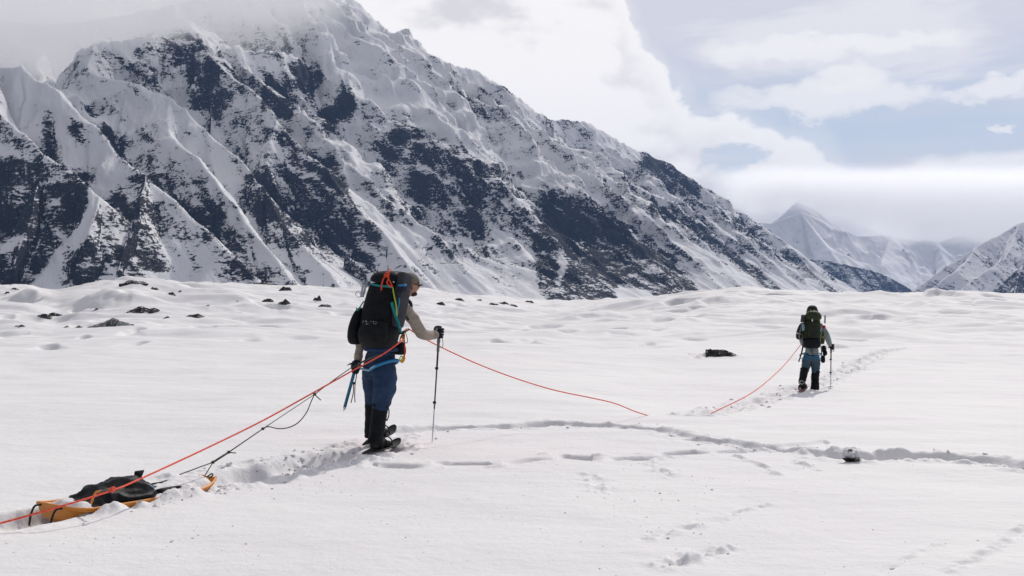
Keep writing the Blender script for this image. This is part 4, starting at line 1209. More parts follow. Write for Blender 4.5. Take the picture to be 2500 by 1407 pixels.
pk.part('side_pouch', bm, M_BLACK, sub=1)
bm = bmesh.new()                                       # front shove-it pocket with a snow-flecked top edge
loft(bm, [ring(pb(cx, y, -0.135), PR, PF, a, b, 22, 3.0) for y, cx, a, b in ((838, 916, 0.13, 0.03), (828, 915, 0.155, 0.055), (805, 915, 0.155, 0.06), (790, 916, 0.145, 0.05), (784, 917, 0.13, 0.03))])
pocket = pk.part('front_pocket', bm, M_BLACK, sub=1)
bm = bmesh.new()
rng = random.Random(5)
for k in range(16):
    x = rng.uniform(886, 928)
    blob(bm, pb(x, 788 + rng.uniform(-4, 4) + 0.05 * (x - 905), -0.205 + 0.03 * rng.random()), rng.uniform(0.002, 0.005), 1, k, 0.3)
pk.part('snow_dusting', bm, M_LOOSE, pocket)['kind'] = 'stuff'
# folded foam mat strapped on the right side
bm = bmesh.new()
a0, a1 = pb(968, 800, -0.06), pb(990, 668, 0.03)
ax = (a1 - a0).normalized()
ru = PR; rv = ax.cross(ru).normalized()
loft(bm, [ring(a0.lerp(a1, t), ru, rv, 0.046 * k, 0.085 * k, 20, 4.0) for t, k in ((0, 0.55), (0.03, 0.9), (0.15, 1), (0.6, 1.05), (0.95, 1.1), (0.985, 1.0), (1, 0.85))])
pk.part('folded_foam_mat', bm, M_CHAR)
bm = bmesh.new()
box(bm, pb(981, 703, -0.10), ax, PR, PF, 0.045, 0.042, 0.035, 5)
bt = pk.part('bottle_pocket', bm, M_GLOVE)
bm = bmesh.new(); box(bm, pb(982, 697, -0.128), PR, ax, PF, 0.044, 0.012, 0.016, 4)
pk.part('blue_band', bm, M_BLUE, bt)
bm = bmesh.new(); tube(bm, smooth_path([pb(975, 728, -0.12), pb(974, 740, -0.125), pb(971, 755, -0.13), pb(970, 768, -0.125)], 4), 0.008, 6)
pk.part('blue_strap', bm, M_BLUE)
# teal webbing
bm = bmesh.new()
tube(bm, smooth_path([pb(956, 738, -0.15), pb(962, 760, -0.155), pb(970, 782, -0.15), pb(976, 803, -0.12), pb(978, 812, -0.09)], 5), 0.020, 8, (PF, 0.35))
pk.part('compression_strap', bm, M_TEAL)
bm = bmesh.new()
tube(bm, smooth_path([pb(905, 693, -0.06), pb(920, 697, -0.10), pb(935, 699, -0.115), pb(950, 700, -0.12), pb(960, 703, -0.11)], 5), 0.011, 8, (PF, 0.4))
pk.part('lid_strap', bm, M_TEAL)
bm = bmesh.new()
tube(bm, smooth_path([pb(888, 736, -0.02), pb(880, 748, -0.04), pb(873, 758, -0.03), pb(870, 752, 0.0)], 5), 0.007, 6)
pk.part('teal_cord', bm, M_TEAL)
bm = bmesh.new(); box(bm, pb(931, 795, -0.20), PR, UP, PF, 0.011, 0.011, 0.008, 4)
pk.part('zip_pull', bm, M_TEAL, pocket)
bm = bmesh.new(); tube(bm, smooth_path([pb(959, 702, -0.12), pb(962, 722, -0.15), pb(967, 745, -0.165), pb(969, 772, -0.165)], 5), 0.0065, 6)
pk.part('lime_cord', bm, M_LIME)
# orange cord knotted over the lid
bm = bmesh.new()
tube(bm, smooth_path([pb(951, 664, -0.02), pb(943, 672, -0.06), pb(936, 682, -0.075), pb(932, 696, -0.11), pb(931, 709, -0.135)], 5), 0.008, 7)
tube(bm, smooth_path([pb(945, 668, -0.05), pb(949, 678, -0.07), pb(945, 690, -0.10), pb(950, 698, -0.12), pb(957, 699, -0.125), pb(952, 688, -0.09), pb(946, 675, -0.06)], 5), 0.008, 7)
tube(bm, smooth_path([pb(938, 674, -0.06), pb(944, 667, -0.05), pb(949, 671, -0.06), pb(943, 677, -0.07)], 4), 0.010, 7)
tube(bm, smooth_path([pb(947, 668, -0.04), pb(951, 660, 0.02), pb(955, 658, 0.1)], 4), 0.007, 6)
pk.part('orange_cord', bm, M_ORCORD)
bm = bmesh.new()
blob(bm, pb(961, 689, -0.10), (0.010, 0.005, 0.008), 2, 1, 0.1)
pk.part('lid_badge', bm, M_ALU, lid)
# snow pickets on the left: bright aluminium bars
for dx in (0, 8):
    bm = bmesh.new()
    q0, q1 = pb(881 + dx * 0.6, 726, 0.06 + dx * 0.004), pb(889 + dx, 683, 0.09 + dx * 0.004)
    d = (q1 - q0).normalized()
    loft(bm, [[q0.lerp(q1, t) + PR * x + PF * y for x, y in ((-0.014, 0), (0, 0.016), (0.014, 0), (0.010, -0.003), (0, 0.010), (-0.010, -0.003))] for t in (0, 1)])
    pk.part('snow_picket', bm, M_ALU, smooth=False)
bm = bmesh.new()
tube(bm, smooth_path([pb(885, 722, 0.02), pb(874, 726, 0.0), pb(868, 718, 0.0), pb(874, 711, 0.01), pb(880, 716, 0.02)], 5), 0.004, 6)
pk.part('wire_loop', bm, M_ALU)
bm = bmesh.new()
for xo in (0.0, 0.0):
    pass
tube(bm, smooth_path([p1(978, 742, 0.05), p1(992, 734, 0.0), p1(1003, 742, 0.04), p1(1004, 760, 0.12)], 6), 0.024, 8, (PR, 0.5))
tube(bm, smooth_path([pb(986, 770, 0.0), pb(993, 776, 0.06), p1(1000, 786, 0.16)], 5), 0.012, 8)
tube(bm, smooth_path([pb(975, 815, 0.0), pb(983, 812, 0.08), p1(994, 806, 0.2)], 5), 0.024, 8, (UP, 0.4))
pk.part('shoulder_strap', bm, M_BLACK)

# ------------------------------------------------------------------ things at the waist
g = Thing('hip_pouch', p1(981, 868, -0.05), 'small black pouch hanging at the right hip of the walker with the huge pack', 'pouch')
bm = bmesh.new()
loft(bm, [ring(p1(cx, y, -0.06), R1, F1, a, b, 18, 3.4) for y, cx, a, b in ((867, 977, 0.05, 0.04), (864, 977, 0.058, 0.05), (850, 977, 0.055, 0.055), (838, 976, 0.042, 0.045), (834, 976, 0.03, 0.03))])
g.part('bag', bm, M_BLACK, sub=1)
bm = bmesh.new(); tube(bm, smooth_path([p1(976, 835, -0.06), p1(978, 824, -0.03), p1(983, 815, 0.0)], 4), 0.006, 6)
g.part('strap', bm, M_BLACK)
g = Thing('sling_bundle', p1(986, 880, -0.1), 'tangle of lime, yellow and orange cords dangling at the waist', 'slings')
bm = bmesh.new()
tube(bm, smooth_path([p1(992, 806, 0.05), p1(984, 818, -0.06), p1(985, 836, -0.12), p1(982, 822, -0.08), p1(990, 810, 0.0)], 5), 0.006, 6)
g.part('cord', bm, M_LIME)
bm = bmesh.new()
tube(bm, smooth_path([p1(980, 868, -0.13), p1(975, 878, -0.13), p1(982, 881, -0.13), p1(986, 873, -0.13), p1(980, 871, -0.12)], 5), 0.006, 6)
g.part('cord', bm, M_LIME)
bm = bmesh.new()
tube(bm, smooth_path([p1(988, 866, -0.12), p1(982, 876, -0.13), p1(977, 882, -0.13), p1(984, 884, -0.13), p1(988, 875, -0.12), p1(985, 868, -0.12)], 5), 0.007, 6)
g.part('cord', bm, M_YELLOW)
bm = bmesh.new()
tube(bm, smooth_path([p1(993, 803, 0.1), p1(986, 814, -0.05), p1(988, 840, -0.12), p1(988, 868, -0.13), p1(981, 887, -0.13)], 5), 0.006, 6)
g.part('cord', bm, M_ORCORD)
bm = bmesh.new()
tube(bm, smooth_path([p1(993, 804, 0.1), p1(984, 816, -0.03), p1(977, 828, -0.12)], 5), 0.007, 6)
g.part('cord', bm, M_ORCORD)
bm = bmesh.new()
tube(bm, smooth_path([p1(990, 812, 0.0), p1(995, 830, -0.05), p1(993, 838, -0.05), p1(988, 834, -0.05), p1(988, 816, 0.0)], 5), 0.004, 6)
g.part('carabiner', bm, M_DARKMETAL)

# ------------------------------------------------------------------ trekking pole
def trekking_pole(base, top, label, basket=True, s=1.0, group=None):
    t = Thing('trekking_pole', base, label, 'pole', group)
    d = (top - base); L = d.length; d.normalize()
    side = d.cross(V(0, 1, 0)).normalized()
    P = lambda k: base + d * (L * k)
    bm = bmesh.new(); tube(bm, [P(0.0), P(0.03), P(0.36)], [0.003 * s, 0.0062 * s, 0.0062 * s], 10); t.part('lower_shaft', bm, M_ALU)
    bm = bmesh.new(); tube(bm, [P(0.30), P(0.66)], 0.0085 * s, 10); t.part('middle_shaft', bm, M_POLEGREY)
    bm = bmesh.new(); tube(bm, [P(0.64), P(0.88)], 0.0105 * s, 10); t.part('upper_shaft', bm, M_RUBBER)
    for k in (0.355, 0.65):
        bm = bmesh.new(); tube(bm, [P(k - 0.012), P(k - 0.008), P(k + 0.008), P(k + 0.012)], [0.010 * s, 0.016 * s, 0.016 * s, 0.010 * s], 10)
        box(bm, P(k) + side * 0.014 * s, side, d, d.cross(side), 0.007 * s, 0.012 * s, 0.007 * s, 3); t.part('flick_lock', bm, M_RUBBER)
    bm = bmesh.new(); tube(bm, [P(0.79), P(0.80), P(0.86), P(0.88), P(0.93), P(0.985), P(1.0)], [0.012 * s, 0.016 * s, 0.015 * s, 0.019 * s, 0.016 * s, 0.022 * s, 0.012 * s], 12); t.part('grip', bm, M_GRIPGREY)
    bm = bmesh.new(); tube(bm, smooth_path([P(0.985), P(0.93) - side * 0.03 * s, P(0.86) - side * 0.05 * s, P(0.83) - side * 0.035 * s, P(0.845) - side * 0.012 * s], 5), 0.011 * s, 8, (side, 0.3)); t.part('wrist_strap', bm, M_RUBBER)
    if basket:
        bm = bmesh.new(); tube(bm, [P(0.03), P(0.036), P(0.042)], [0.012 * s, 0.045 * s, 0.01 * s], 16); t.part('basket', bm, M_RUBBER)
    return t
trekking_pole(pole_tip + V(0, 0, -0.02), hand_grip + pole_axis * 0.055, 'tall trekking pole gripped by the walker in beige shirt', basket=False)

# ------------------------------------------------------------------ ice axe in the left hand
def ice_axe(grip, tip, label, shaft_mat, s=1.0):
    t = Thing('ice_axe', tip, label, 'ice axe')
    d = (grip - tip); L = d.length; d.normalize()
    pick = V(-0.93, -0.2, 0); pick = (pick - d * pick.dot(d)).normalized(); nn = d.cross(pick)
    bm = bmesh.new(); loft(bm, [ring(tip + d * (L * k), pick, nn, 0.017 * s, 0.010 * s, 12, 2.6) for k in (0.07, 0.3, 0.7, 1.0)]); t.part('shaft', bm, shaft_mat)
    bm = bmesh.new(); loft(bm, [ring(tip + d * (L * k), pick, nn, a * s, b * s, 10, 3) for k, a, b in ((0.0, 0.002, 0.001), (0.03, 0.010, 0.004), (0.07, 0.016, 0.011), (0.10, 0.018, 0.012))]); t.part('spike', bm, M_ALU)
    bm = bmesh.new()
    loft(bm, [ring(grip + d * (0.012 * s) + pick * (x * s * 0.62) + d * (z * s), d, nn, a * s, b * s, 8, 4) for x, z, a, b in ((0.15, -0.035, 0.003, 0.002), (0.11, -0.014, 0.010, 0.003), (0.05, 0.0, 0.014, 0.004), (0.0, 0.004, 0.018, 0.012), (-0.04, 0.002, 0.012, 0.005), (-0.075, -0.006, 0.010, 0.02), (-0.095, -0.012, 0.003, 0.028))])
    t.part('head', bm, M_DARKMETAL)
    bm = bmesh.new()
    q = tip + d * (L * 0.62)
    tube(bm, smooth_path([grip, tip + d * (L * 0.8) + pick * -0.03, q + pick * -0.04, q + pick * -0.035 + V(0, 0, -0.12), q + pick * -0.028 + V(0.01, 0, -0.20)], 5), 0.005 * s, 6)
    tube(bm, smooth_path([q + pick * -0.02, q + pick * -0.02 + V(0.0, 0, -0.1), q + pick * -0.005 + V(-0.01, 0, -0.21)], 5), 0.005 * s, 6)
    blob(bm, q + pick * -0.03, 0.014 * s, 2, 1, 0.2)
    t.part('leash', bm, M_RUBBER)
    return t
ice_axe(axe_grip + axe_axis * 0.03, axe_tip, 'ice axe with blue shaft held head-up in the left hand', M_AXEBLUE)

# ------------------------------------------------------------------ snowshoes
def snowshoe(heel, toe, label, mat_frame, mat_deck, w=0.10, group=None):
    d = toe - heel; L = d.length; d.normalize()
    s = d.cross(UP).normalized(); u = s.cross(d).normalized()
    t = Thing('snowshoe', heel + d * (L * 0.5), label, 'snowshoe', group)
    def outline(k):                                    # k 0..1 round the frame
        a = 2 * math.pi * k
        x = math.cos(a); y = math.sin(a)
        ww = w * (0.82 + 0.18 * x) if x > -0.3 else w * (0.766 + 0.75 * (x + 0.3) * 0.9)
        return heel + d * (L * (0.5 + 0.5 * x)) + s * (ww * y) + u * (0.05 * max(0, x - 0.55) ** 1.5 * 3)
    bm = bmesh.new(); tube(bm, [outline(k / 36) for k in range(37)], 0.008, 7); t.part('frame', bm, mat_frame)
    bm = bmesh.new()
    rows = []
    for i in range(1, 12):
        k = i / 24
        A, B = outline(k), outline(1 - k)
        rows.append([A, A.lerp(B, .33), A.lerp(B, .66), B])
    for z in (0.0, -0.004):
        vv = [[bm.verts.new(p + u * z) for p in r] for r in rows]
        for a_, b_ in zip(vv[:-1], vv[1:]):
            for q in range(3):
                bm.faces.new((a_[q], a_[q + 1], b_[q + 1], b_[q]))
    t.part('deck', bm, mat_deck)
    bm = bmesh.new()
    m = heel + d * (L * 0.5)
    for o_ in (0.02, 0.10, -0.07):
        c = m + d * o_
        tube(bm, smooth_path([c - s * 0.065, c - s * 0.06 + u * 0.07, c + u * 0.105, c + s * 0.06 + u * 0.07, c + s * 0.065], 4), 0.007, 6)
    tube(bm, smooth_path([m - d * 0.06 - s * 0.06 + u * 0.03, m - d * 0.14 + u * 0.06, m - d * 0.06 + s * 0.06 + u * 0.03], 5), 0.007, 6)
    t.part('binding', bm, M_RUBBER)
    return t
snowshoe(foot - F1 * 0.15 + V(0, 0, -0.022), foot + F1 * 0.46 + V(0, 0, 0.02), 'black snowshoe flat in the snow under the walker in navy trousers', M_RUBBER, M_RUBBER)
snowshoe(foot_l - F1 * 0.13 + V(0, 0, -0.022), foot_l + F1 * 0.42 + V(0, 0, 0.09), 'black snowshoe tilted up, behind the leading boot in navy trousers', M_RUBBER, M_CHAR)
# ------------------------------------------------------------------ the far hiker
D2 = 21.0
def p2(px, py, dy=0.0):
    return at(px, py, D2 + dy)
F2 = V(0.20, 0.98, 0).normalized(); R2 = V(F2.y, -F2.x, 0)
h2 = Thing('person', p2(1975, 950), 'smaller far-off person in a helmet and grey-blue trousers under an olive backpack', 'person')
b_n = {'pelvis': (p2(1981, 866, 0.0), (0.135, 0.11)), 'waist': (p2(1982, 845, 0.02), (0.125, 0.10)), 'chest': (p2(1983, 812, 0.06), (0.155, 0.115)), 'collar': (p2(1983, 782, 0.10), (0.11, 0.08)), 'neck': (p2(1983, 772, 0.12), 0.055), 'skull': (p2(1983, 760, 0.13), 0.08),
       'rsho': (p2(2005, 794, 0.05), 0.06), 'relb': (p2(2020, 823, 0.12), 0.04), 'rwri': (p2(2028, 846, 0.26), 0.03),
       'lsho': (p2(1962, 794, 0.12), 0.06), 'lelb': (p2(1958, 826, 0.08), 0.04), 'lwri': (p2(1960, 840, 0.28), 0.03),
       'rhip': (p2(1991, 872, -0.01), 0.09), 'rknee': (p2(1990, 906, 0.03), 0.058), 'rank': (p2(1990, 940, 0.0), 0.042),
       'lhip': (p2(1970, 872, 0.03), 0.09), 'lknee': (p2(1966, 904, 0.0), 0.058), 'lank': (p2(1958, 935, -0.14), 0.042)}
h2.part('body', skin_mesh(b_n, [('pelvis', 'waist'), ('waist', 'chest'), ('chest', 'collar'), ('collar', 'neck'), ('neck', 'skull'), ('chest', 'rsho'), ('rsho', 'relb'), ('relb', 'rwri'), ('chest', 'lsho'), ('lsho', 'lelb'), ('lelb', 'lwri'),
        ('pelvis', 'rhip'), ('rhip', 'rknee'), ('rknee', 'rank'), ('pelvis', 'lhip'), ('lhip', 'lknee'), ('lknee', 'lank')], 2), M_SKIN)
s_n = {'hem': (p2(1982, 872, 0.0), (0.175, 0.14)), 'low': (p2(1982, 856, 0.0), (0.172, 0.14)), 'waist': (p2(1982, 845, 0.02), (0.15, 0.125)), 'chest': (p2(1983, 812, 0.06), (0.172, 0.13)), 'collar': (p2(1983, 784, 0.1), (0.115, 0.085)),
       'rsho': (p2(2004, 795, 0.05), 0.080), 'rmid': (p2(2013, 810, 0.08), 0.072), 'relb': (p2(2020, 824, 0.12), 0.066), 'rcuf': (p2(2027, 844, 0.25), 0.045),
       'lsho': (p2(1962, 794, 0.12), 0.076), 'lelb': (p2(1957, 826, 0.08), 0.06), 'lcuf': (p2(1959, 840, 0.26), 0.045)}
h2.part('shirt', skin_mesh(s_n, [('hem', 'low'), ('low', 'waist'), ('waist', 'chest'), ('chest', 'collar'), ('chest', 'rsho'), ('rsho', 'rmid'), ('rmid', 'relb'), ('relb', 'rcuf'), ('chest', 'lsho'), ('lsho', 'lelb'), ('lelb', 'lcuf')], 2), M_GREYSHIRT)
t_n = {'top': (p2(1981, 852, 0.0), (0.165, 0.135)), 'seat': (p2(1981, 868, 0.0), (0.190, 0.155)), 'rhip': (p2(1991, 878, -0.01), 0.112), 'rth': (p2(1991, 890, 0.01), 0.102), 'rknee': (p2(1991, 906, 0.03), 0.074), 'rsh': (p2(1990, 916, 0.02), 0.068),
       'lhip': (p2(1970, 878, 0.03), 0.110), 'lth': (p2(1968, 890, 0.03), 0.100), 'lknee': (p2(1966, 903, 0.0), 0.074), 'lsh': (p2(1964, 912, -0.03), 0.068)}
h2.part('trousers', wrinkle(skin_mesh(t_n, [('top', 'seat'), ('seat', 'rhip'), ('rhip', 'rth'), ('rth', 'rknee'), ('rknee', 'rsh'), ('seat', 'lhip'), ('lhip', 'lth'), ('lth', 'lknee'), ('lknee', 'lsh')], 3), 0.010, 9, 3), M_TEALPANT)
h2.part('gaiter', gaiter([p2(1992, 905, 0.03), p2(1990, 920, 0.02), p2(1990, 938, 0.0), p2(1990, 951, 0.0)], [0.082, 0.076, 0.078, 0.082]), M_BLACK2)
h2.part('gaiter', gaiter([p2(1964, 900, -0.01), p2(1962, 914, -0.04), p2(1959, 928, -0.10), p2(1957, 936, -0.14)], [0.080, 0.076, 0.070, 0.064]), M_BLACK2)
footr2 = p2(1990, 950.5, -0.02)
bm, _1, _2, _3 = boot(footr2, footr2 + F2 * 0.3 + V(0, 0, 0.0), 0.11, 0.052); h2.part('boot', bm, M_RUBBER, sub=1)
footl2 = p2(1957, 938, -0.20)
bm, _1, _2, _3 = boot(footl2, p2(1960, 950, 0.06), 0.12, 0.054); h2.part('boot', bm, M_RUBBER, sub=1)
bm = bmesh.new(); tube(bm, [p2(1951, 934, -0.2), p2(1957, 929, -0.24), p2(1964, 934, -0.2), p2(1958, 939, -0.24), p2(1951, 934, -0.2)], 0.007, 6); h2.part('boot_cable', bm, M_ALU)
grip2 = p2(2029, 847, 0.34); tip2 = p2(2028, 947, 0.36)
ax2 = (grip2 - tip2).normalized()
h2.part('glove', hand_mesh(p2(2027, 844, 0.26), grip2, ax2, V(-0.2, -0.95, 0.1), 1.35), M_GLOVE)
h2.part('glove', hand_mesh(p2(1959, 840, 0.26), p2(1962, 843, 0.34), UP, V(-0.2, -0.9, 0.1), 1.2), M_GLOVE)
HC2 = p2(1983, 759, 0.14)
bm = bmesh.new(); head_into(bm, HC2, F2, R2, UP, 0.225); h2.part('face', bm, M_SKIN)
# helmet: a vented shell with a rim
bm = bmesh.new()
loft(bm, [ring(HC2 + UP * (-0.055 + 0.165 * math.sin(t)) - F2 * 0.005, R2, F2, 0.112 * math.cos(t) ** 0.7 + 0.003, 0.135 * math.cos(t) ** 0.7 + 0.003, 24, 2.2) for t in [k / 8 * math.pi / 2 for k in range(9)]])
hel = h2.part('helmet', bm, M_OLIVE2)
for sx, mt in ((-0.035, M_ALU), (0.02, M_LIME)):
    bm = bmesh.new(); blob(bm, HC2 + R2 * sx + UP * 0.012 - F2 * 0.136, (0.012, 0.006, 0.012), 2, 1, 0.05); h2.part('helmet_sticker', bm, mt, hel)
for k in (-1, 0, 1):
    bm = bmesh.new(); tube(bm, [HC2 + R2 * (k * 0.045) + UP * 0.062 - F2 * 0.118, HC2 + R2 * (k * 0.04) + UP * 0.092 - F2 * 0.07], 0.011, 6)
    h2.part('helmet_vent', bm, M_RUBBER, hel)
# harness
bm = bmesh.new()
c = p2(1982, 864, 0.0)
tube(bm, [c + R2 * (0.182 * math.cos(t)) + F2 * (0.150 * math.sin(t)) - UP * (0.055 * math.cos(t * 1.0 + math.pi / 2) ** 2 * (1 if math.sin(t) < 0 else -0.3)) for t in [2 * math.pi * k / 36 for k in range(37)]], 0.012, 8)
har = h2.part('harness', bm, M_BLUE)
for cx, dy in ((1970, 0.03), (1991, -0.01)):
    bm = bmesh.new()
    c = p2(cx, 875, dy)
    tube(bm, [c + R2 * (0.108 * math.cos(t)) + F2 * (0.112 * math.sin(t)) for t in [2 * math.pi * k / 24 for k in range(25)]], 0.008, 8)
    h2.part('leg_loop', bm, M_BLUE, har)
for a_, b_ in (((1980, 851), (1986, 872)), ((1966, 860), (1963, 870))):
    bm = bmesh.new(); tube(bm, [p2(*a_, -0.17), p2(*b_, -0.17)], 0.006, 6); h2.part('riser', bm, M_RUBBER, har)

# backpack
k2 = Thing('backpack', p2(1982, 850, -0.15), 'olive green backpack with pale webbing on the far walker in the helmet', 'backpack')
def q2(px, py, dy=0.0):
    return at(px, py, D2 - 0.20 + dy)
bm = bmesh.new(); loft(bm, [ring(q2(cx, y, 0.0012 * (845 - y)), R2, F2, a, b, 24, 3.0) for y, cx, a, b in ((845, 1982, 0.16, 0.11), (838, 1982, 0.178, 0.13), (815, 1982, 0.178, 0.14), (795, 1982, 0.170, 0.135), (780, 1982, 0.155, 0.125), (776, 1982, 0.14, 0.11))])
k2.part('pack_body', bm, M_OLIVE, sub=1)
bm = bmesh.new(); loft(bm, [ring(q2(cx, y, 0.03), R2, F2 + UP * 0.1, a, b, 24, 2.8) for y, cx, a, b in ((782, 1984, 0.14, 0.12), (778, 1985, 0.165, 0.145), (770, 1986, 0.160, 0.14), (763, 1985, 0.120, 0.11), (759, 1984, 0.07, 0.07))])
for v in bm.verts:
    v.co += V(1, 1, 1) * 0.012 * mnoise.noise(v.co * 7)
lid2 = k2.part('lid', bm, M_OLIVE, sub=1)
bm = bmesh.new(); box(bm, q2(1983, 782, -0.135), R2, UP, F2, 0.012, 0.028, 0.01, 4); k2.part('lid_buckle', bm, M_ALU, lid2)
bm = bmesh.new(); loft(bm, [ring(q2(1982, y, -0.02), R2, F2, a, b, 22, 2.8) for y, a, b in ((851, 0.11, 0.08), (848, 0.165, 0.125), (838, 0.18, 0.145), (828, 0.175, 0.14), (824, 0.15, 0.12))])
k2.part('bottom_compartment', bm, M_BLACK, sub=1)
bm = bmesh.new(); box(bm, q2(1983, 806, -0.135), R2, UP, F2, 0.092, 0.155, 0.028, 4.0); k2.part('front_pocket', bm, M_OLIVE2)
bm = bmesh.new(); loft(bm, [ring(q2(cx, y, 0.02), R2, F2, a, b, 18, 2.6) for y, cx, a, b in ((830, 1951, 0.04, 0.06), (824, 1950, 0.065, 0.08), (808, 1952, 0.06, 0.08), (795, 1956, 0.05, 0.07), (788, 1959, 0.03, 0.05))])
sp = k2.part('side_pouch', bm, M_OLIVE2, sub=1)
bm = bmesh.new(); tube(bm, [q2(1944, 813, -0.05), q2(1950, 815, -0.07), q2(1956, 817, -0.06)], 0.010, 6, (F2, 0.4)); k2.part('pouch_strap', bm, M_ALU, sp)
bm = bmesh.new(); loft(bm, [ring(q2(cx, y, 0.02), R2, F2, a, b, 18, 2.6) for y, cx, a, b in ((841, 2008, 0.03, 0.05), (834, 2008, 0.05, 0.07), (815, 2007, 0.045, 0.07), (800, 2005, 0.03, 0.05))])
k2.part('side_pouch', bm, M_OLIVE, sub=1)
bm = bmesh.new(); a_, b_ = q2(1960, 787, 0.0), q2(1962, 769, 0.02); loft(bm, [ring(a_.lerp(b_, t), R2, F2, 0.046 * k, 0.046 * k, 16, 2.2) for t, k in ((0, .8), (.04, 1), (.96, 1), (1, .8))])
k2.part('foam_roll', bm, M_CHAR)
bm = bmesh.new()
tube(bm, smooth_path([q2(1959, 788, -0.08), q2(1954, 806, -0.12), q2(1951, 822, -0.12), q2(1955, 833, -0.14)], 5), 0.011, 6)
k2.part('webbing', bm, M_GRIPGREY)
bm = bmesh.new()
tube(bm, smooth_path([q2(2006, 790, -0.10), q2(2007, 806, -0.13), q2(2004, 822, -0.14), q2(2002, 835, -0.14)], 5), 0.011, 6)
k2.part('webbing', bm, M_GRIPGREY)
for dx in (0, 3):
    bm = bmesh.new(); tube(bm, [q2(1959 + dx, 792, -0.13), q2(1960 + dx, 800, -0.15), q2(1959 + dx, 808, -0.15)], 0.008, 6); k2.part('webbing', bm, M_ICEBLUE)
bm = bmesh.new(); tube(bm, [q2(2006, 800, -0.14), q2(2003, 810, -0.15)], 0.008, 6); k2.part('webbing', bm, M_ICEBLUE)
bm = bmesh.new(); a_, b_ = q2(2014, 790, 0.06), q2(2014.5, 770, 0.08)
loft(bm, [[a_.lerp(b_, t) + R2 * x + F2 * y for x, y in ((-0.015, 0), (0, 0.018), (0.015, 0), (0.010, -0.003), (0, 0.01), (-0.010, -0.003))] for t in (0, 1)])
k2.part('snow_picket', bm, M_ALU, smooth=False)
bm = bmesh.new(); blob(bm, q2(2012, 799, -0.02), (0.032, 0.03, 0.038), 2, 4, 0.3); k2.part('red_stuff_sack', bm, M_PINK)
bm = bmesh.new(); tube(bm, smooth_path([q2(2007, 822, -0.05), q2(2013, 819, 0.0), q2(2009, 823, -0.05), q2(2013, 830, -0.02)], 5), 0.007, 6); k2.part('cord', bm, M_YELLOW)
# at the hips
g = Thing('glove_bundle', p2(2012, 886, 0), 'dark gloves and pouch bunched at the right hip of the helmeted walker', 'gloves')
bm = bmesh.new(); blob(bm, p2(2011, 852, 0.02), (0.05, 0.06, 0.07), 3, 3, 0.2); blob(bm, p2(2014, 862, 0.0), (0.045, 0.05, 0.06), 3, 5, 0.2); g.part('pouch', bm, M_BLACK)
bm = bmesh.new(); loft(bm, [ring(p2(x, y, 0.0), R2, F2, a, 0.03, 14, 2.4) for y, x, a in ((868, 2009, 0.03), (872, 2009, 0.042), (880, 2009, 0.045), (883, 2009, 0.04))])
for i in range(4):
    tube(bm, [p2(2006 + i * 2.2, 880, 0.0), p2(2006.3 + i * 2.2, 887 - abs(i - 1.5), 0.0)], 0.010, 6)
g.part('glove', bm, M_BLACK)
bm = bmesh.new(); tube(bm, [p2(2005, 846, -0.08), p2(2006, 868, -0.08)], 0.012, 6, (F2, 0.5)); g.part('strap', bm, M_GRIPGREY)
trekking_pole(tip2 + V(0, 0, -0.01), grip2 + ax2 * 0.06, 'dark trekking pole with snow basket beside the helmeted walker', basket=True, s=1.25)
t = Thing('ice_axe', p2(1950, 884, 0.0), 'black ice axe hanging at the left hip of the helmeted walker', 'ice axe')
bm = bmesh.new(); tube(bm, [p2(1962, 838, -0.1), p2(1957, 862, -0.1), p2(1950, 884, -0.1)], [0.016, 0.015, 0.013], 10); t.part('shaft', bm, M_RUBBER)
bm = bmesh.new(); tube(bm, smooth_path([p2(1951, 868, -0.1), p2(1955, 866, -0.1), p2(1959, 864, -0.1)], 3), [0.004] + [0.012] * 5 + [0.008], 6); t.part('head', bm, M_DARKMETAL)
snowshoe(p2(1954, 955, -0.25), p2(1964, 944, 0.28), 'snowshoe with a red frame lifted behind the helmeted walker', M_PINK, M_GREYCORD)
snowshoe(footr2 - F2 * 0.12 + V(0, 0, -0.035), footr2 + F2 * 0.42 + V(0, 0, -0.03), 'snowshoe sunk in the snow under the helmeted walker', M_PINK, M_PINK)
# ------------------------------------------------------------------ climbing rope
def rope(name, pts, r, mat, label, cat, per=10, group=None):
    bm = bmesh.new()
    tube(bm, smooth_path(pts, per), r, 8)
    return solo(name, bm, mat, label, cat, group, origin=pts[0])
def w(px, py, D):
    return at(px, py, D)
rope_back = Thing('climbing_rope', w(640, 1028, 9.4), 'orange-red rope running from the big pack down past the sled to the photo edge', 'rope')
bm = bmesh.new()
tube(bm, smooth_path([w(984, 829, 10.78), w(968, 842, 10.62), w(930, 868, 10.55), w(865, 903, 10.30), w(765, 959, 9.85), (w(640, 1028, 9.3)), w(500, 1096.5, 8.6), w(350, 1166, 7.8), w(276, 1197, 7.45), w(150, 1236, 7.12), w(0, 1278, 6.92), w(-260, 1345, 6.25)], 14), 0.0072, 8)
rope_back.part('main_strand', bm, M_ORANGE)
bm = bmesh.new()
c = w(275, 1195, 7.48)
tube(bm, smooth_path([w(281, 1192, 7.46), w(275, 1190, 7.44), w(271, 1195, 7.43), w(274, 1201, 7.44), w(278, 1198, 7.46), w(273, 1194, 7.4), w(266, 1194, 7.48)], 5), 0.0065, 7)
rope_back.part('knot', bm, M_ORANGE)
bm = bmesh.new(); tube(bm, smooth_path([w(276, 1192, 7.5), w(262, 1195, 7.55), w(248, 1199, 7.6), w(238, 1201, 7.62)], 5), 0.007, 7); rope_back.part('prusik_cord', bm, M_GRIPGREY)
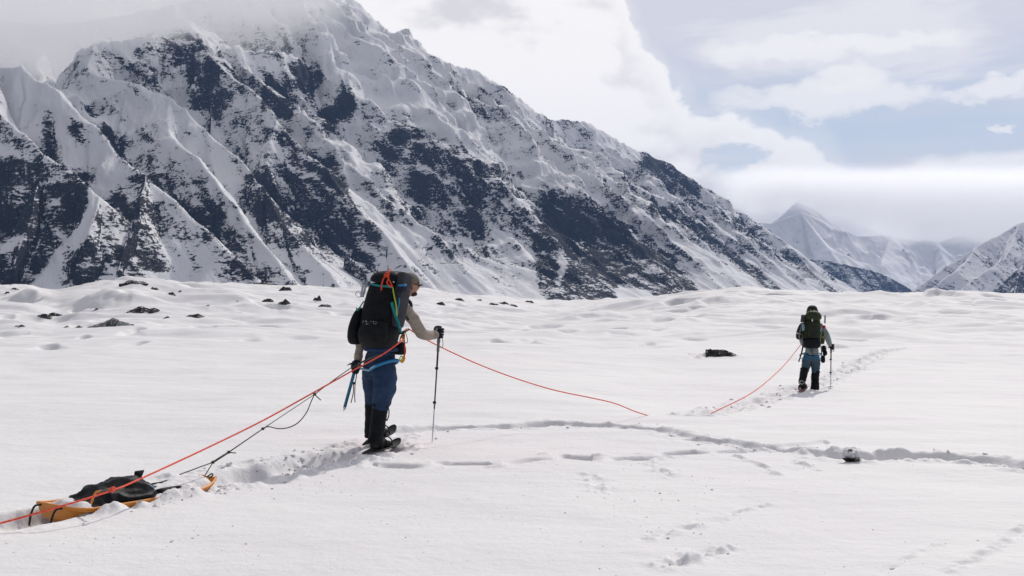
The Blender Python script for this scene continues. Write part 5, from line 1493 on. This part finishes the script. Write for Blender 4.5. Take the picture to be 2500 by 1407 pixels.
bm = bmesh.new(); tube(bm, smooth_path([w(246, 1199, 7.6), w(234, 1203, 7.62), w(228, 1214, 7.62), w(222, 1230, 7.6)], 5), 0.009, 7); rope_back.part('sling', bm, M_SLED)
g1, g2 = ground_hit(1580, 1015), ground_hit(1748, 1005)
fr = [w(997, 803, 11.15), w(1045, 832, 11.55), w(1150, 882, 12.0), w(1250, 921, 12.45), w(1350, 952, 12.9), w(1440, 971, 13.3), w(1500, 985, 13.55), w(1548, 1004, 13.8)]
fr += [g1 + V(0, 0, 0.004), g1.lerp(g2, 0.15) + V(0, 0, -0.05), g1.lerp(g2, 0.5) + V(0, 0, -0.09), g1.lerp(g2, 0.85) + V(0, 0, -0.05), g2 + V(0, 0, 0.006)]
fr += [w(1830, 963, 16.2), w(1880, 925, 17.9), w(1920, 886, 19.4), w(1955, 842, 20.72)]
rope('climbing_rope', fr, 0.0068, M_ORANGE, 'thin orange-red rope sagging into the snow and up to the far walker', 'rope', 12)

# ------------------------------------------------------------------ tow line of the sled
tl = Thing('tow_line', w(560, 1103, 9.1), 'dark olive cord with knots and slack loop pulling the orange sled', 'cord')
K1, K2, K3, K4 = w(768, 963, 9.95), w(642, 1047, 9.45), w(559, 1104, 9.1), w(520, 1129, 8.95)
bm = bmesh.new(); tube(bm, smooth_path([w(925, 868, 10.66), w(893, 878, 10.55), w(872, 892, 10.50), w(855, 900, 10.42), w(815, 928, 10.2), K1], 6), 0.0045, 6); tl.part('upper_strand', bm, M_GREENCORD)
bm = bmesh.new(); tube(bm, smooth_path([w(925, 868, 10.64), w(900, 876, 10.55), w(878, 889, 10.46), w(872, 900, 10.42)], 6), 0.009, 7); tl.part('doubled_strand', bm, M_GREENCORD)
bm = bmesh.new(); tube(bm, [K1, K1.lerp(K2, 0.5), K2], 0.0040, 6); tl.part('elastic', bm, M_GREYCORD)
bm = bmesh.new(); tube(bm, smooth_path([K1, w(760, 980, 9.9), w(748, 1008, 9.8), w(728, 1032, 9.7), w(705, 1044, 9.62), w(680, 1047, 9.55), w(655, 1042, 9.48), K2], 6), 0.005, 6); tl.part('slack_loop', bm, M_GREENCORD)
bm = bmesh.new(); tube(bm, [K2, K2.lerp(K3, 0.5), K3], 0.005, 6); tl.part('lower_strand', bm, M_GREENCORD)
bm = bmesh.new(); tube(bm, [K3, K3.lerp(K4, 0.5), K4], 0.009, 7); tl.part('doubled_strand', bm, M_GREENCORD)
SA = V(0.556, 0.831, 0).normalized(); SB = V(SA.y, -SA.x, 0)       # sled: forward and towards the camera
bridle_far, bridle_near = w(438, 1159, 8.95), w(497, 1167, 8.72)
bm = bmesh.new(); tube(bm, [K4, K4.lerp(bridle_far, 0.5), bridle_far], 0.005, 6); tl.part('bridle', bm, M_GREENCORD)
bm = bmesh.new(); tube(bm, [K4, K4.lerp(bridle_near, 0.5), bridle_near], 0.005, 6); tl.part('bridle', bm, M_GREENCORD)
for i, k in enumerate((K1, K2, K3, K4)):
    bm = bmesh.new(); blob(bm, k, (0.016, 0.016, 0.014), 2, i, 0.35, 2.5)
    if i in (0, 2):
        tube(bm, [k, k + V(0.03, 0.0, -0.006 if i else -0.03), k + V(0.06, 0.0, -0.008 if i else -0.055)], 0.005, 6)
    tl.part('knot', bm, M_GREENCORD)

# ------------------------------------------------------------------ sled
S0 = V(-3.275, 7.60, -0.022); SL = 1.42
sled = Thing('sled', S0 + SA * (SL / 2), 'orange plastic pulk sled sunk in the snow with snow heaped in its front', 'sled')
def half_w(t):
    return 0.245 * (1 - 0.05 * (1 - t)) * (1 - max(0, (t - 0.72) / 0.28) ** 2.2 * 0.72) * (1 - max(0, (0.06 - t) / 0.06) ** 2 * 0.3)
def rim_z(t):
    return 0.060 + 0.035 * max(0, (t - 0.7) / 0.3) ** 2 + 0.02 * max(0, (0.12 - t) / 0.12) ** 1.5 - 0.012 * math.sin(t * math.pi)
def floor_z(t):
    return -0.070 + 0.14 * max(0, (t - 0.78) / 0.22) ** 2.2 + 0.09 * max(0, (0.1 - t) / 0.1) ** 2
ts = [i / 30 for i in range(31)]
def sled_prof(t, d=0.0):
    hw, rz, fz = half_w(t), rim_z(t), floor_z(t)
    c = S0 + SA * (SL * t)
    return [c + SB * (s * (hw * k - d * (1 if k < 1 else 0))) + V(0, 0, fz + (rz - fz) * zz + d) for s, k, zz in
            ((-1, 1.10, 0.86), (-1, 1.06, 1.0), (-1, 0.98, 1.0), (-1, 0.92, 0.55), (-1, 0.80, 0.06), (-1, 0.4, 0.0), (1, 0.4, 0.0), (1, 0.80, 0.06), (1, 0.92, 0.55), (1, 0.98, 1.0), (1, 1.06, 1.0), (1, 1.10, 0.86))]
bm = bmesh.new()
rows = [[bm.verts.new(p) for p in sled_prof(t)] for t in ts]
for A, B in zip(rows[:-1], rows[1:]):
    for k in range(len(A) - 1):
        bm.faces.new((A[k], A[k + 1], B[k + 1], B[k]))
for R_, fl in ((rows[0], False), (rows[-1], True)):
    bm.faces.new(R_[1:-1] if fl else list(reversed(R_[1:-1])))
hull = sled.part('hull', bm, M_SLED)
sm = hull.modifiers.new('thickness', 'SOLIDIFY'); sm.thickness = 0.006
bm = bmesh.new()
for s in (-1, 1):
    tube(bm, [S0 + SA * (SL * t) + SB * (s * half_w(t) * 1.07) + V(0, 0, rim_z(t) + 0.002) for t in ts], 0.011, 8)
tube(bm, [S0 + SB * (half_w(0) * 1.07 * k) + V(0, 0, rim_z(0) + 0.004) for k in (-1, -.5, 0, .5, 1)], 0.011, 8)
sled.part('rim', bm, M_SLED)
for k, t in enumerate((0.16, 0.30, 0.42, 0.55, 0.66, 0.78)):
    bm = bmesh.new()
    c = S0 + SA * (SL * t) + SB * (half_w(t) * 1.06) + V(0, 0, rim_z(t) - 0.012)
    box(bm, c, SA, SB, UP, 0.035, 0.012, 0.012, 4)
    sled.part('rim_lug', bm, M_SLED)
for s in (-0.75, 0.8):
    bm = bmesh.new()
    q = S0 + SB * (half_w(0) * s) + V(0, 0, rim_z(0) - 0.01)
    tube(bm, smooth_path([q + SA * 0.03, q - SA * 0.05 + V(0, 0, 0.004), q - SA * 0.085 + V(0, 0, -0.06), q - SA * 0.095 + V(0, 0, -0.13)], 5), 0.008, 7)
    sled.part('rear_cord', bm, M_RUBBER)
bm = bmesh.new(); tube(bm, smooth_path([bridle_near + V(0.01, -0.03, 0.0), bridle_near + V(0.012, -0.04, -0.06), bridle_near + V(0.02, -0.05, -0.12)], 4), 0.008, 7); blob(bm, bridle_near + V(0.025, -0.05, -0.125), 0.014, 2, 2, 0.3)
sled.part('front_cord', bm, M_GREENCORD)
bm = bmesh.new(); tube(bm, smooth_path([bridle_near + V(0.03, 0, 0.01), bridle_near + V(0.06, 0.02, 0.03), bridle_near + V(0.075, 0, 0.02), bridle_near + V(0.05, -0.02, 0.0)], 4), 0.006, 6)
sled.part('front_cord', bm, M_GREENCORD)
# snow lying in the sled
def heap(name, fn, nu, nv, mat, thing, seed, amp):
    bm = bmesh.new()
    rows = []
    for i in range(nu + 1):
        rows.append([bm.verts.new(fn(i / nu, j / nv)) for j in range(nv + 1)])
    for A, B in zip(rows[:-1], rows[1:]):
        for j in range(nv):
            bm.faces.new((A[j], A[j + 1], B[j + 1], B[j]))
    for v in bm.verts:
        n = mnoise.noise(v.co * 9 + V(seed, 0, 0)) + 0.6 * mnoise.noise(v.co * 22) + 0.4 * mnoise.noise(v.co * 50)
        v.co.z += amp * n
    return thing.part(name, bm, mat)
def load_snow(a, b):
    t = 0.03 + 0.955 * a; s = (b * 2 - 1)
    hw = half_w(t) * 1.0
    edge = max(0.0, 1 - abs(s) ** 3.5) * min(1, (1 - a) * 14) * min(1, a * 16)
    z = rim_z(t) - 0.045 + edge * (0.085 + 0.02 * math.exp(-((t - 0.78) / 0.16) ** 2))
    return S0 + SA * (SL * t) + SB * (s * hw * (0.99 + 0.05 * min(1, a * 16) * min(1, (1 - a) * 14))) + V(0, 0, z)
ld = heap('snow_load', load_snow, 90, 34, M_SNOW, sled, 3, 0.013)
ld['kind'] = 'stuff'
# snow pushed against the near side
def bank_snow(a, b):
    t = 0.36 + 0.60 * a
    q = S0 + SA * (SL * t) + SB * (half_w(t) * 1.02 + 0.30 * b)
    prof = math.exp(-((b - 0.14) / 0.2) ** 2) * math.sin(math.pi * min(1, a * 1.02)) ** 0.5
    return q + V(0, 0, -0.06 + 0.085 * prof * (1.0 + 0.25 * math.sin(a * 23) * math.sin(a * 9)))
# black load bag lying in the sled
bag = Thing('load_bag', S0 + SA * 0.45, 'crumpled black waterproof bag lying in the orange sled', 'bag')
bm = bmesh.new()
NU, NV = 72, 40
rows = []
top = [(0.0, 0.02, 0.12), (0.08, 0.05, 0.17), (0.2, 0.10, 0.20), (0.30, 0.135, 0.205), (0.38, 0.125, 0.20), (0.46, 0.145, 0.21), (0.56, 0.165, 0.21), (0.70, 0.155, 0.20), (0.80, 0.125, 0.18), (0.9, 0.075, 0.16), (1.0, 0.03, 0.10)]
for i in range(NU + 1):
    a = i / NU
    h = float(np.interp(a, [q[0] for q in top], [q[1] for q in top])); hw = float(np.interp(a, [q[0] for q in top], [q[2] for q in top]))
    c = S0 + SA * (0.10 + 0.80 * a)
    row = []
    for j in range(NV + 1):
        th = math.pi * j / NV
        y, z = math.cos(th), max(0, math.sin(th)) ** 0.8
        p = c + SB * (hw * y + 0.02) + V(0, 0, 0.015 + 1.15 * h * z)
        pp = V(p.dot(SA) * 0.55, p.dot(SB) * 1.3, p.z * 1.5)
        f1 = 1 - abs(mnoise.noise(pp * 6 + V(3, 1, 7))) * 2.2
        f2 = 1 - abs(mnoise.noise(pp * 13 + V(9, 1, 2))) * 2.2
        d = (SB * y + V(0, 0, z)).normalized()
        row.append(bm.verts.new(p + d * (0.034 * f1 + 0.008 * f2 - 0.016)))
    rows.append(row)
for A, B in zip(rows[:-1], rows[1:]):
    for j in range(NV):
        bm.faces.new((A[j], A[j + 1], B[j + 1], B[j]))
bm.faces.new(rows[0]); bm.faces.new(list(reversed(rows[-1])))
bag.part('bag_body', bm, M_BAG)
bm = bmesh.new()
q = S0 + SA * 0.72 + V(0, 0, 0.18)
loft(bm, [ring(q + UP * z * 0.8 + SA * (z * 0.25), SA, SB, a * .8, b, 14, 2.5) for z, a, b in ((-0.03, 0.06, 0.05), (0.0, 0.034, 0.028), (0.03, 0.045, 0.02), (0.062, 0.055, 0.012), (0.066, 0.05, 0.008))])
bag.part('roll_top', bm, M_BAG)
bm = bmesh.new()
q = S0 + SA * 0.90 + SB * -0.06
tube(bm, smooth_path([q + V(0, 0, 0.10), q + SA * 0.09 + V(0, 0, 0.10), q + SA * 0.17 + V(0, 0, 0.105), q + SA * 0.25 + SB * 0.02 + V(0, 0, 0.08)], 5), [0.02] * 12 + [0.014] * 4, 8, (UP, 0.4))
bag.part('strap', bm, M_BAG)
bm = bmesh.new()
q = S0 + SA * 0.78 + SB * 0.14
loft(bm, [ring(q + SA * (0.26 * t) + V(0, 0, 0.075), SB, UP, 0.032 * k, 0.022 * k, 12, 2.4) for t, k in ((0, .8), (.2, 1), (.8, 1), (1, .75))])
bag.part('side_flap', bm, M_BAG)
bm = bmesh.new(); tube(bm, smooth_path([S0 + SA * 0.68 + SB * 0.16 + V(0, 0, 0.155), S0 + SA * 0.72 + SB * 0.19 + V(0, 0, 0.12), S0 + SA * 0.72 + SB * 0.2 + V(0, 0, 0.08)], 5), 0.006, 6); bag.part('white_cord', bm, M_ICEBLUE)

# ------------------------------------------------------------------ rocks and dirt on the glacier
M_STONE = None
def stone_material():
    m, N, b = principled('dark_stone', (0.05, 0.05, 0.05), 0.85)
    tcn = N.add('ShaderNodeTexCoord'); g = N.add('ShaderNodeNewGeometry')
    P = g.outputs['Position']
    n = N.noise(N.mapping(P, (1.2, 1.2, 9.0)), 3.0, 7, 0.65, 0.4)
    c = N.mix(N.smooth(n, 0.35, 0.65), (0.014, 0.015, 0.018), (0.075, 0.070, 0.06))
    sp = N.add('ShaderNodeSeparateXYZ'); N.link(g.outputs['Normal'], sp.inputs[0])
    sn = N.smooth(N.math('ADD', sp.outputs[2], N.math('MULTIPLY', N.math('SUBTRACT', N.noise(P, 6.0, 6, 0.65), 0.5), 1.3)), 0.86, 0.98)
    N.link(N.mix(sn, c, (0.78, 0.78, 0.80)), b.inputs['Base Color'])
    bp = N.add('ShaderNodeBump'); bp.inputs['Strength'].default_value = 0.9; bp.inputs['Distance'].default_value = 1.0
    N.link(N.math('MULTIPLY', n, 0.09), bp.inputs['Height']); N.link(bp.outputs[0], b.inputs['Normal'])
    return m
M_STONE = stone_material()
def surface_hit(px, py):
    """where a photo pixel's ray meets the finished snow surface"""
    Ds = np.concatenate([np.linspace(5, 40, 1400), np.linspace(40, 260, 4400)[1:]])
    a, b = at(px, py, 1.0), at(px, py, 2.0)
    X = a.x + (b.x - a.x) * (Ds - 1); Y = Ds; Z = a.z + (b.z - a.z) * (Ds - 1)
    k = np.nonzero(Z < base_height(X, Y) + detail_height(X, Y))[0]
    k = k[0] if len(k) else len(Ds) - 1
    return V(X[k], Y[k], Z[k])
def scarp(p, s, wpx, hpx, profile, seed, mat, name, label, group, back, jag):
    n = 14 + int(wpx * 0.5)
    bm = bmesh.new()
    cols = []
    for i in range(n + 1):
        u = -1 + 2 * i / n
        x = u * wpx * 0.5
        h = hpx * max(0.0, profile(u)) * (1 + jag * mnoise.noise(V(u * wpx * 0.16, seed, 0)) + 0.6 * jag * mnoise.noise(V(u * wpx * 0.5, seed, 4)))
        low = hpx * 0.20 * mnoise.noise(V(u * wpx * 0.12, seed, 9))
        jx = 0.25 * back * mnoise.noise(V(u * 3, seed, 5))
        col_ = [p + V(x * s, -0.05 * back + jx, -hpx * s * 0.7)]
        for k in range(1, 6):
            col_.append(p + V(x * s, jx + back * 0.11 * k + back * 0.16 * mnoise.noise(V(u * wpx * 0.2, k * 1.3, seed)), (low * (1 - k / 5) + h * k / 5) * s))
        col_.append(p + V(x * s * 0.96, back * 0.95 + jx, (h * 0.72) * s))
        col_.append(p + V(x * s * 0.9, back * 1.5, -hpx * s * 0.7))
        cols.append([bm.verts.new(q) for q in col_])
    for A, B in zip(cols[:-1], cols[1:]):
        for k in range(len(A)):
            bm.faces.new((A[k], B[k], B[(k + 1) % len(A)], A[(k + 1) % len(A)]))
    bm.faces.new(cols[0]); bm.faces.new(list(reversed(cols[-1])))
    return solo(name, bm, mat, label, 'rock', group, origin=p, smooth=False)
def rock(px, py, wpx, hpx, label, group=None, seed=0, name='rock', depth=0.7, tilt=0.0, shape=None):
    p = surface_hit(px, py + hpx * 0.45)
    s = p.y / FPX
    prof = lambda u: (1 - abs(u) ** 2.6) * (0.75 - tilt * 2.2 * u + 0.4 * mnoise.noise(V(u * 1.7, seed * 3.7, 1)))
    prof = shape or prof
    return scarp(p, s, wpx * 1.35, hpx * 1.45, prof, seed * 1.37, M_STONE, name, label, group, max(0.35, wpx * s * 0.45), 0.16)
rock(1766, 866, 62, 12, 'flat dark layered slab lying alone on smooth snow right of the sagging rope', seed=2, name='slab', shape=lambda u: 0.0 if u < -0.97 else (0.95 - 0.1 * u if u < 0.1 else 0.94 - 0.75 * (u - 0.1)) * (1 - max(0, u) ** 6))
rock(345, 759, 70, 15, 'dark humped rock band just above the triangular ice face on the left', seed=3, tilt=-0.1)
rock(472, 773, 46, 8, 'low dark stone strip to the right of the humped rock band', seed=4)
rock(100, 773, 34, 8, 'left end of the broken dark rock rim on the far left snow', seed=5)
rock(132, 769, 30, 9, 'middle block of the broken dark rock rim on the far left snow', seed=6)
rock(166, 778, 34, 8, 'right end of the broken dark rock rim, nearest the triangular ice face', seed=7, tilt=-0.15)
rock(42, 798, 26, 5, 'small dark stone low at the far left, below the broken rim', seed=8)
rock(188, 799, 14, 5, 'tiny stone between the broken rim and the triangular ice face', seed=9)
rock(325, 690, 52, 7, 'brown stony patch on top of the tall snow hump under the mountain', seed=10)
rock(640, 692, 34, 5, 'thin dark stone streak on the snow crest left of the big pack', seed=11)
rock(696, 706, 24, 8, 'squat dark block on the snow crest just left of the big pack', seed=12)
rock(650, 735, 26, 7, 'dark stone leftmost of the three under the snow crest beside the big pack', seed=13, tilt=-0.2)
rock(690, 740, 28, 9, 'slanting dark stone in the middle of the three under the snow crest', seed=14, tilt=-0.25)
rock(772, 731, 18, 9, 'narrow peaked stone closest to the left edge of the big pack', seed=15, tilt=-0.3)
rock(792, 747, 26, 6, 'flat dark stone closest to the left side of the big pack', seed=16)
for i, (q, lab) in enumerate([((233, 757, 11, 6), 'lone small stone midway between the broken rim and the snow hump'), ((405, 776, 12, 5), 'small stone between the humped rock band and the low stone strip'), ((375, 705, 16, 6), 'small stone on the right shoulder of the tall snow hump'),
        ((15, 716, 10, 5), 'tiny stone at the very left edge near the snow crest'), ((415, 719, 22, 6), 'slanting stone sliver below the right shoulder of the tall hump'), ((440, 712, 12, 4), 'tiny stone just right of the slanting sliver on the tall hump'),
        ((575, 736, 12, 4), 'tiny stone in open snow between the tall hump and the three stones'), ((60, 709, 14, 4), 'small stone on the crest of the leftmost snow rise'), ((33, 706, 16, 4), 'stone streak left of another on the leftmost snow crest'),
        ((505, 747, 10, 3), 'faint tiny stone right of the low stone strip, higher up'), ((158, 799, 8, 4), 'speck of stone immediately left of the triangular ice face')]):
    rock(*q, lab, seed=20 + i)
for i, (q, lab) in enumerate([((1075, 742, 18, 7), 'small stone nearest the gloved hand, below the snow skyline'), ((1120, 732, 20, 5), 'thin stone on the skyline, second to the right of the beige sleeve'), ((1205, 743, 20, 5), 'stone at the left end of the dashed row below the skyline'),
        ((1228, 741, 22, 5), 'stone in the middle of the dashed row below the skyline'), ((1252, 746, 18, 5), 'stone at the right end of the dashed row below the skyline'), ((1290, 737, 20, 4), 'thin stone furthest right on the snow skyline'), ((1170, 733, 12, 3), 'tiny stone on the skyline left of the dashed row')]):
    rock(*q, lab, seed=40 + i)
# bare ice face: a dark wedge with pale streaks under a snow lip
m_ice, N_, b_ = principled('bare_dirty_ice', (0.03, 0.04, 0.05), 0.35)
g_ = N_.add('ShaderNodeNewGeometry')
n_ = N_.noise(N_.mapping(g_.outputs['Position'], (5.0, 1.0, 0.7)), 1.6, 7, 0.65, 0.3)
N_.link(N_.mix(N_.smooth(n_, 0.42, 0.66), (0.012, 0.015, 0.020), (0.16, 0.20, 0.24)), b_.inputs['Base Color'])
bp_ = N_.add('ShaderNodeBump'); bp_.inputs['Distance'].default_value = 1.0; N_.link(N_.math('MULTIPLY', n_, 0.3), bp_.inputs['Height']); N_.link(bp_.outputs[0], b_.inputs['Normal'])
p0 = surface_hit(262, 799)
s_ = p0.y / FPX
bm = bmesh.new()
prof = [(-52, 2.5), (-30, 9), (-12, 15), (0, 23), (6, 20), (20, 15.5), (38, 9.5), (52, 6.5)]
front = []; back = []; base_ = []
for i in range(53):
    x = -52 + 2 * i
    hgt = float(np.interp(x, [q[0] for q in prof], [q[1] for q in prof])) + 1.1 * mnoise.noise(V(x * 0.25, 3, 0))
    jx = 0.25 * mnoise.noise(V(x * 0.12, 0, 5))
    base_.append(bm.verts.new(p0 + V(x * s_, -0.1 + jx, -0.25)))
    front.append([bm.verts.new(p0 + V(x * s_, 0.10 + jx + 0.10 * k + 0.07 * mnoise.noise(V(x * 0.2, k * 1.7, 2)), hgt * s_ * k / 4)) for k in range(1, 5)])
    back.append(bm.verts.new(p0 + V(x * s_, 1.9, -0.4)))
for i in range(52):
    cols_a = [base_[i]] + front[i] + [back[i]]; cols_b = [base_[i + 1]] + front[i + 1] + [back[i + 1]]
    for k in range(len(cols_a) - 1):
        bm.faces.new((cols_a[k], cols_b[k], cols_b[k + 1], cols_a[k + 1]))
solo('ice_cliff', bm, m_ice, 'triangular face of dark bare ice in the snow at left below the humped rock', 'ice', origin=p0)
# the dirty stones with a cap of snow in the right-hand trench
sc_ = Thing('rock', surface_hit(2080, 1128), 'dark stone under a white cap of snow beside the trench on the right', 'rock')
bm = bmesh.new(); c = surface_hit(2080, 1126); blob(bm, c + V(0, 0, 0.012), (0.060, 0.045, 0.022), 4, 6, 1.0, 2.6)
sc_.part('stone', bm, M_STONE)
bm = bmesh.new(); blob(bm, c + V(-0.012, 0.03, 0.06), (0.066, 0.05, 0.042), 4, 8, 0.6, 2.2); blob(bm, c + V(0.05, 0.0, 0.06), (0.03, 0.03, 0.04), 3, 9, 0.25, 2.0)
sc_.part('snow_cap', bm, M_SNOW)
bm = bmesh.new(); blob(bm, c + V(-0.020, 0.0, 0.098), (0.020, 0.015, 0.012), 3, 10, 0.7, 2.5)
sc_.part('stone_chip', bm, M_STONE)

# ------------------------------------------------------------------ loose snow thrown out along the tracks: nobody could count it
ico = bmesh.new(); bmesh.ops.create_icosphere(ico, subdivisions=1, radius=1.0)
iv = np.array([v.co for v in ico.verts]); itri = np.array([[v.index for v in f.verts] for f in ico.faces]); ico.free()
rs = np.random.RandomState(11)
pts_, siz_ = [], []
def strew(pts, n, spread, smin, smax):
    seg = np.array(pts)
    L = np.r_[0, np.cumsum(np.hypot(*np.diff(seg, axis=0).T))]
    u = rs.rand(n) * L[-1]
    x, y = np.interp(u, L, seg[:, 0]), np.interp(u, L, seg[:, 1])
    keep = fbm(x * 1.3, y * 1.3, 2, 300) > -0.12
    x = x + rs.randn(n) * spread; y = y + rs.randn(n) * spread
    s = 0.75 * (smin + (smax - smin) * rs.rand(n) ** 4)
    for a, b, c_, k in zip(x, y, s, keep):
        if k:
            pts_.append((a, b)); siz_.append(c_)
strew(TRACKS[0][0], 420, 0.24, 0.005, 0.04); strew(TRACKS[1][0], 420, 0.20, 0.005, 0.03); strew(TRACKS[2][0], 180, 0.22, 0.005, 0.04); strew(TRACKS[3][0], 70, 0.14, 0.004, 0.014)
strew(TRACKS[4][0], 380, 0.24, 0.006, 0.045)
for p_, w_, h_ in SCUFFS:
    strew(p_, 16, w_ * 1.2, 0.004, 0.014)
strew(track([(1400, 1170), (1560, 1190), (1620, 1240)]), 90, 0.45, 0.005, 0.016); strew(track([(620, 1190), (820, 1175), (900, 1190)]), 70, 0.25, 0.004, 0.015)
strew(track([(180, 1320), (300, 1330), (420, 1345)]), 40, 0.25, 0.004, 0.012)
strew(track([(100, 1390), (700, 1300), (1300, 1330), (2000, 1280), (2450, 1340)]), 260, 0.7, 0.003, 0.009); strew(track([(1100, 1180), (1500, 1160), (1900, 1200)]), 160, 0.6, 0.003, 0.010)
strew([tuple((S0 + SA * (SL * t) + SB * 0.33)[:2]) for t in (0.3, 0.6, 1.0)], 130, 0.07, 0.005, 0.022)
pts_, siz_ = np.array(pts_), np.array(siz_)
zs = base_height(pts_[:, 0], pts_[:, 1]) + detail_height(pts_[:, 0], pts_[:, 1])
n = len(pts_)
jit = 1 + 0.35 * rs.randn(n, len(iv), 1)
co = iv[None] * jit * siz_[:, None, None] * np.array([1.1, 1.1, 0.8]) + np.stack([pts_[:, 0], pts_[:, 1], zs + siz_ * 0.05], 1)[:, None, :]
tri = (itri[None] + (np.arange(n) * len(iv))[:, None, None]).reshape(-1, 3)
link('snow_clods', raw_mesh('snow_clods', co.reshape(-1, 3), tri), M_LOOSE, kind='stuff')
print('clods', n)
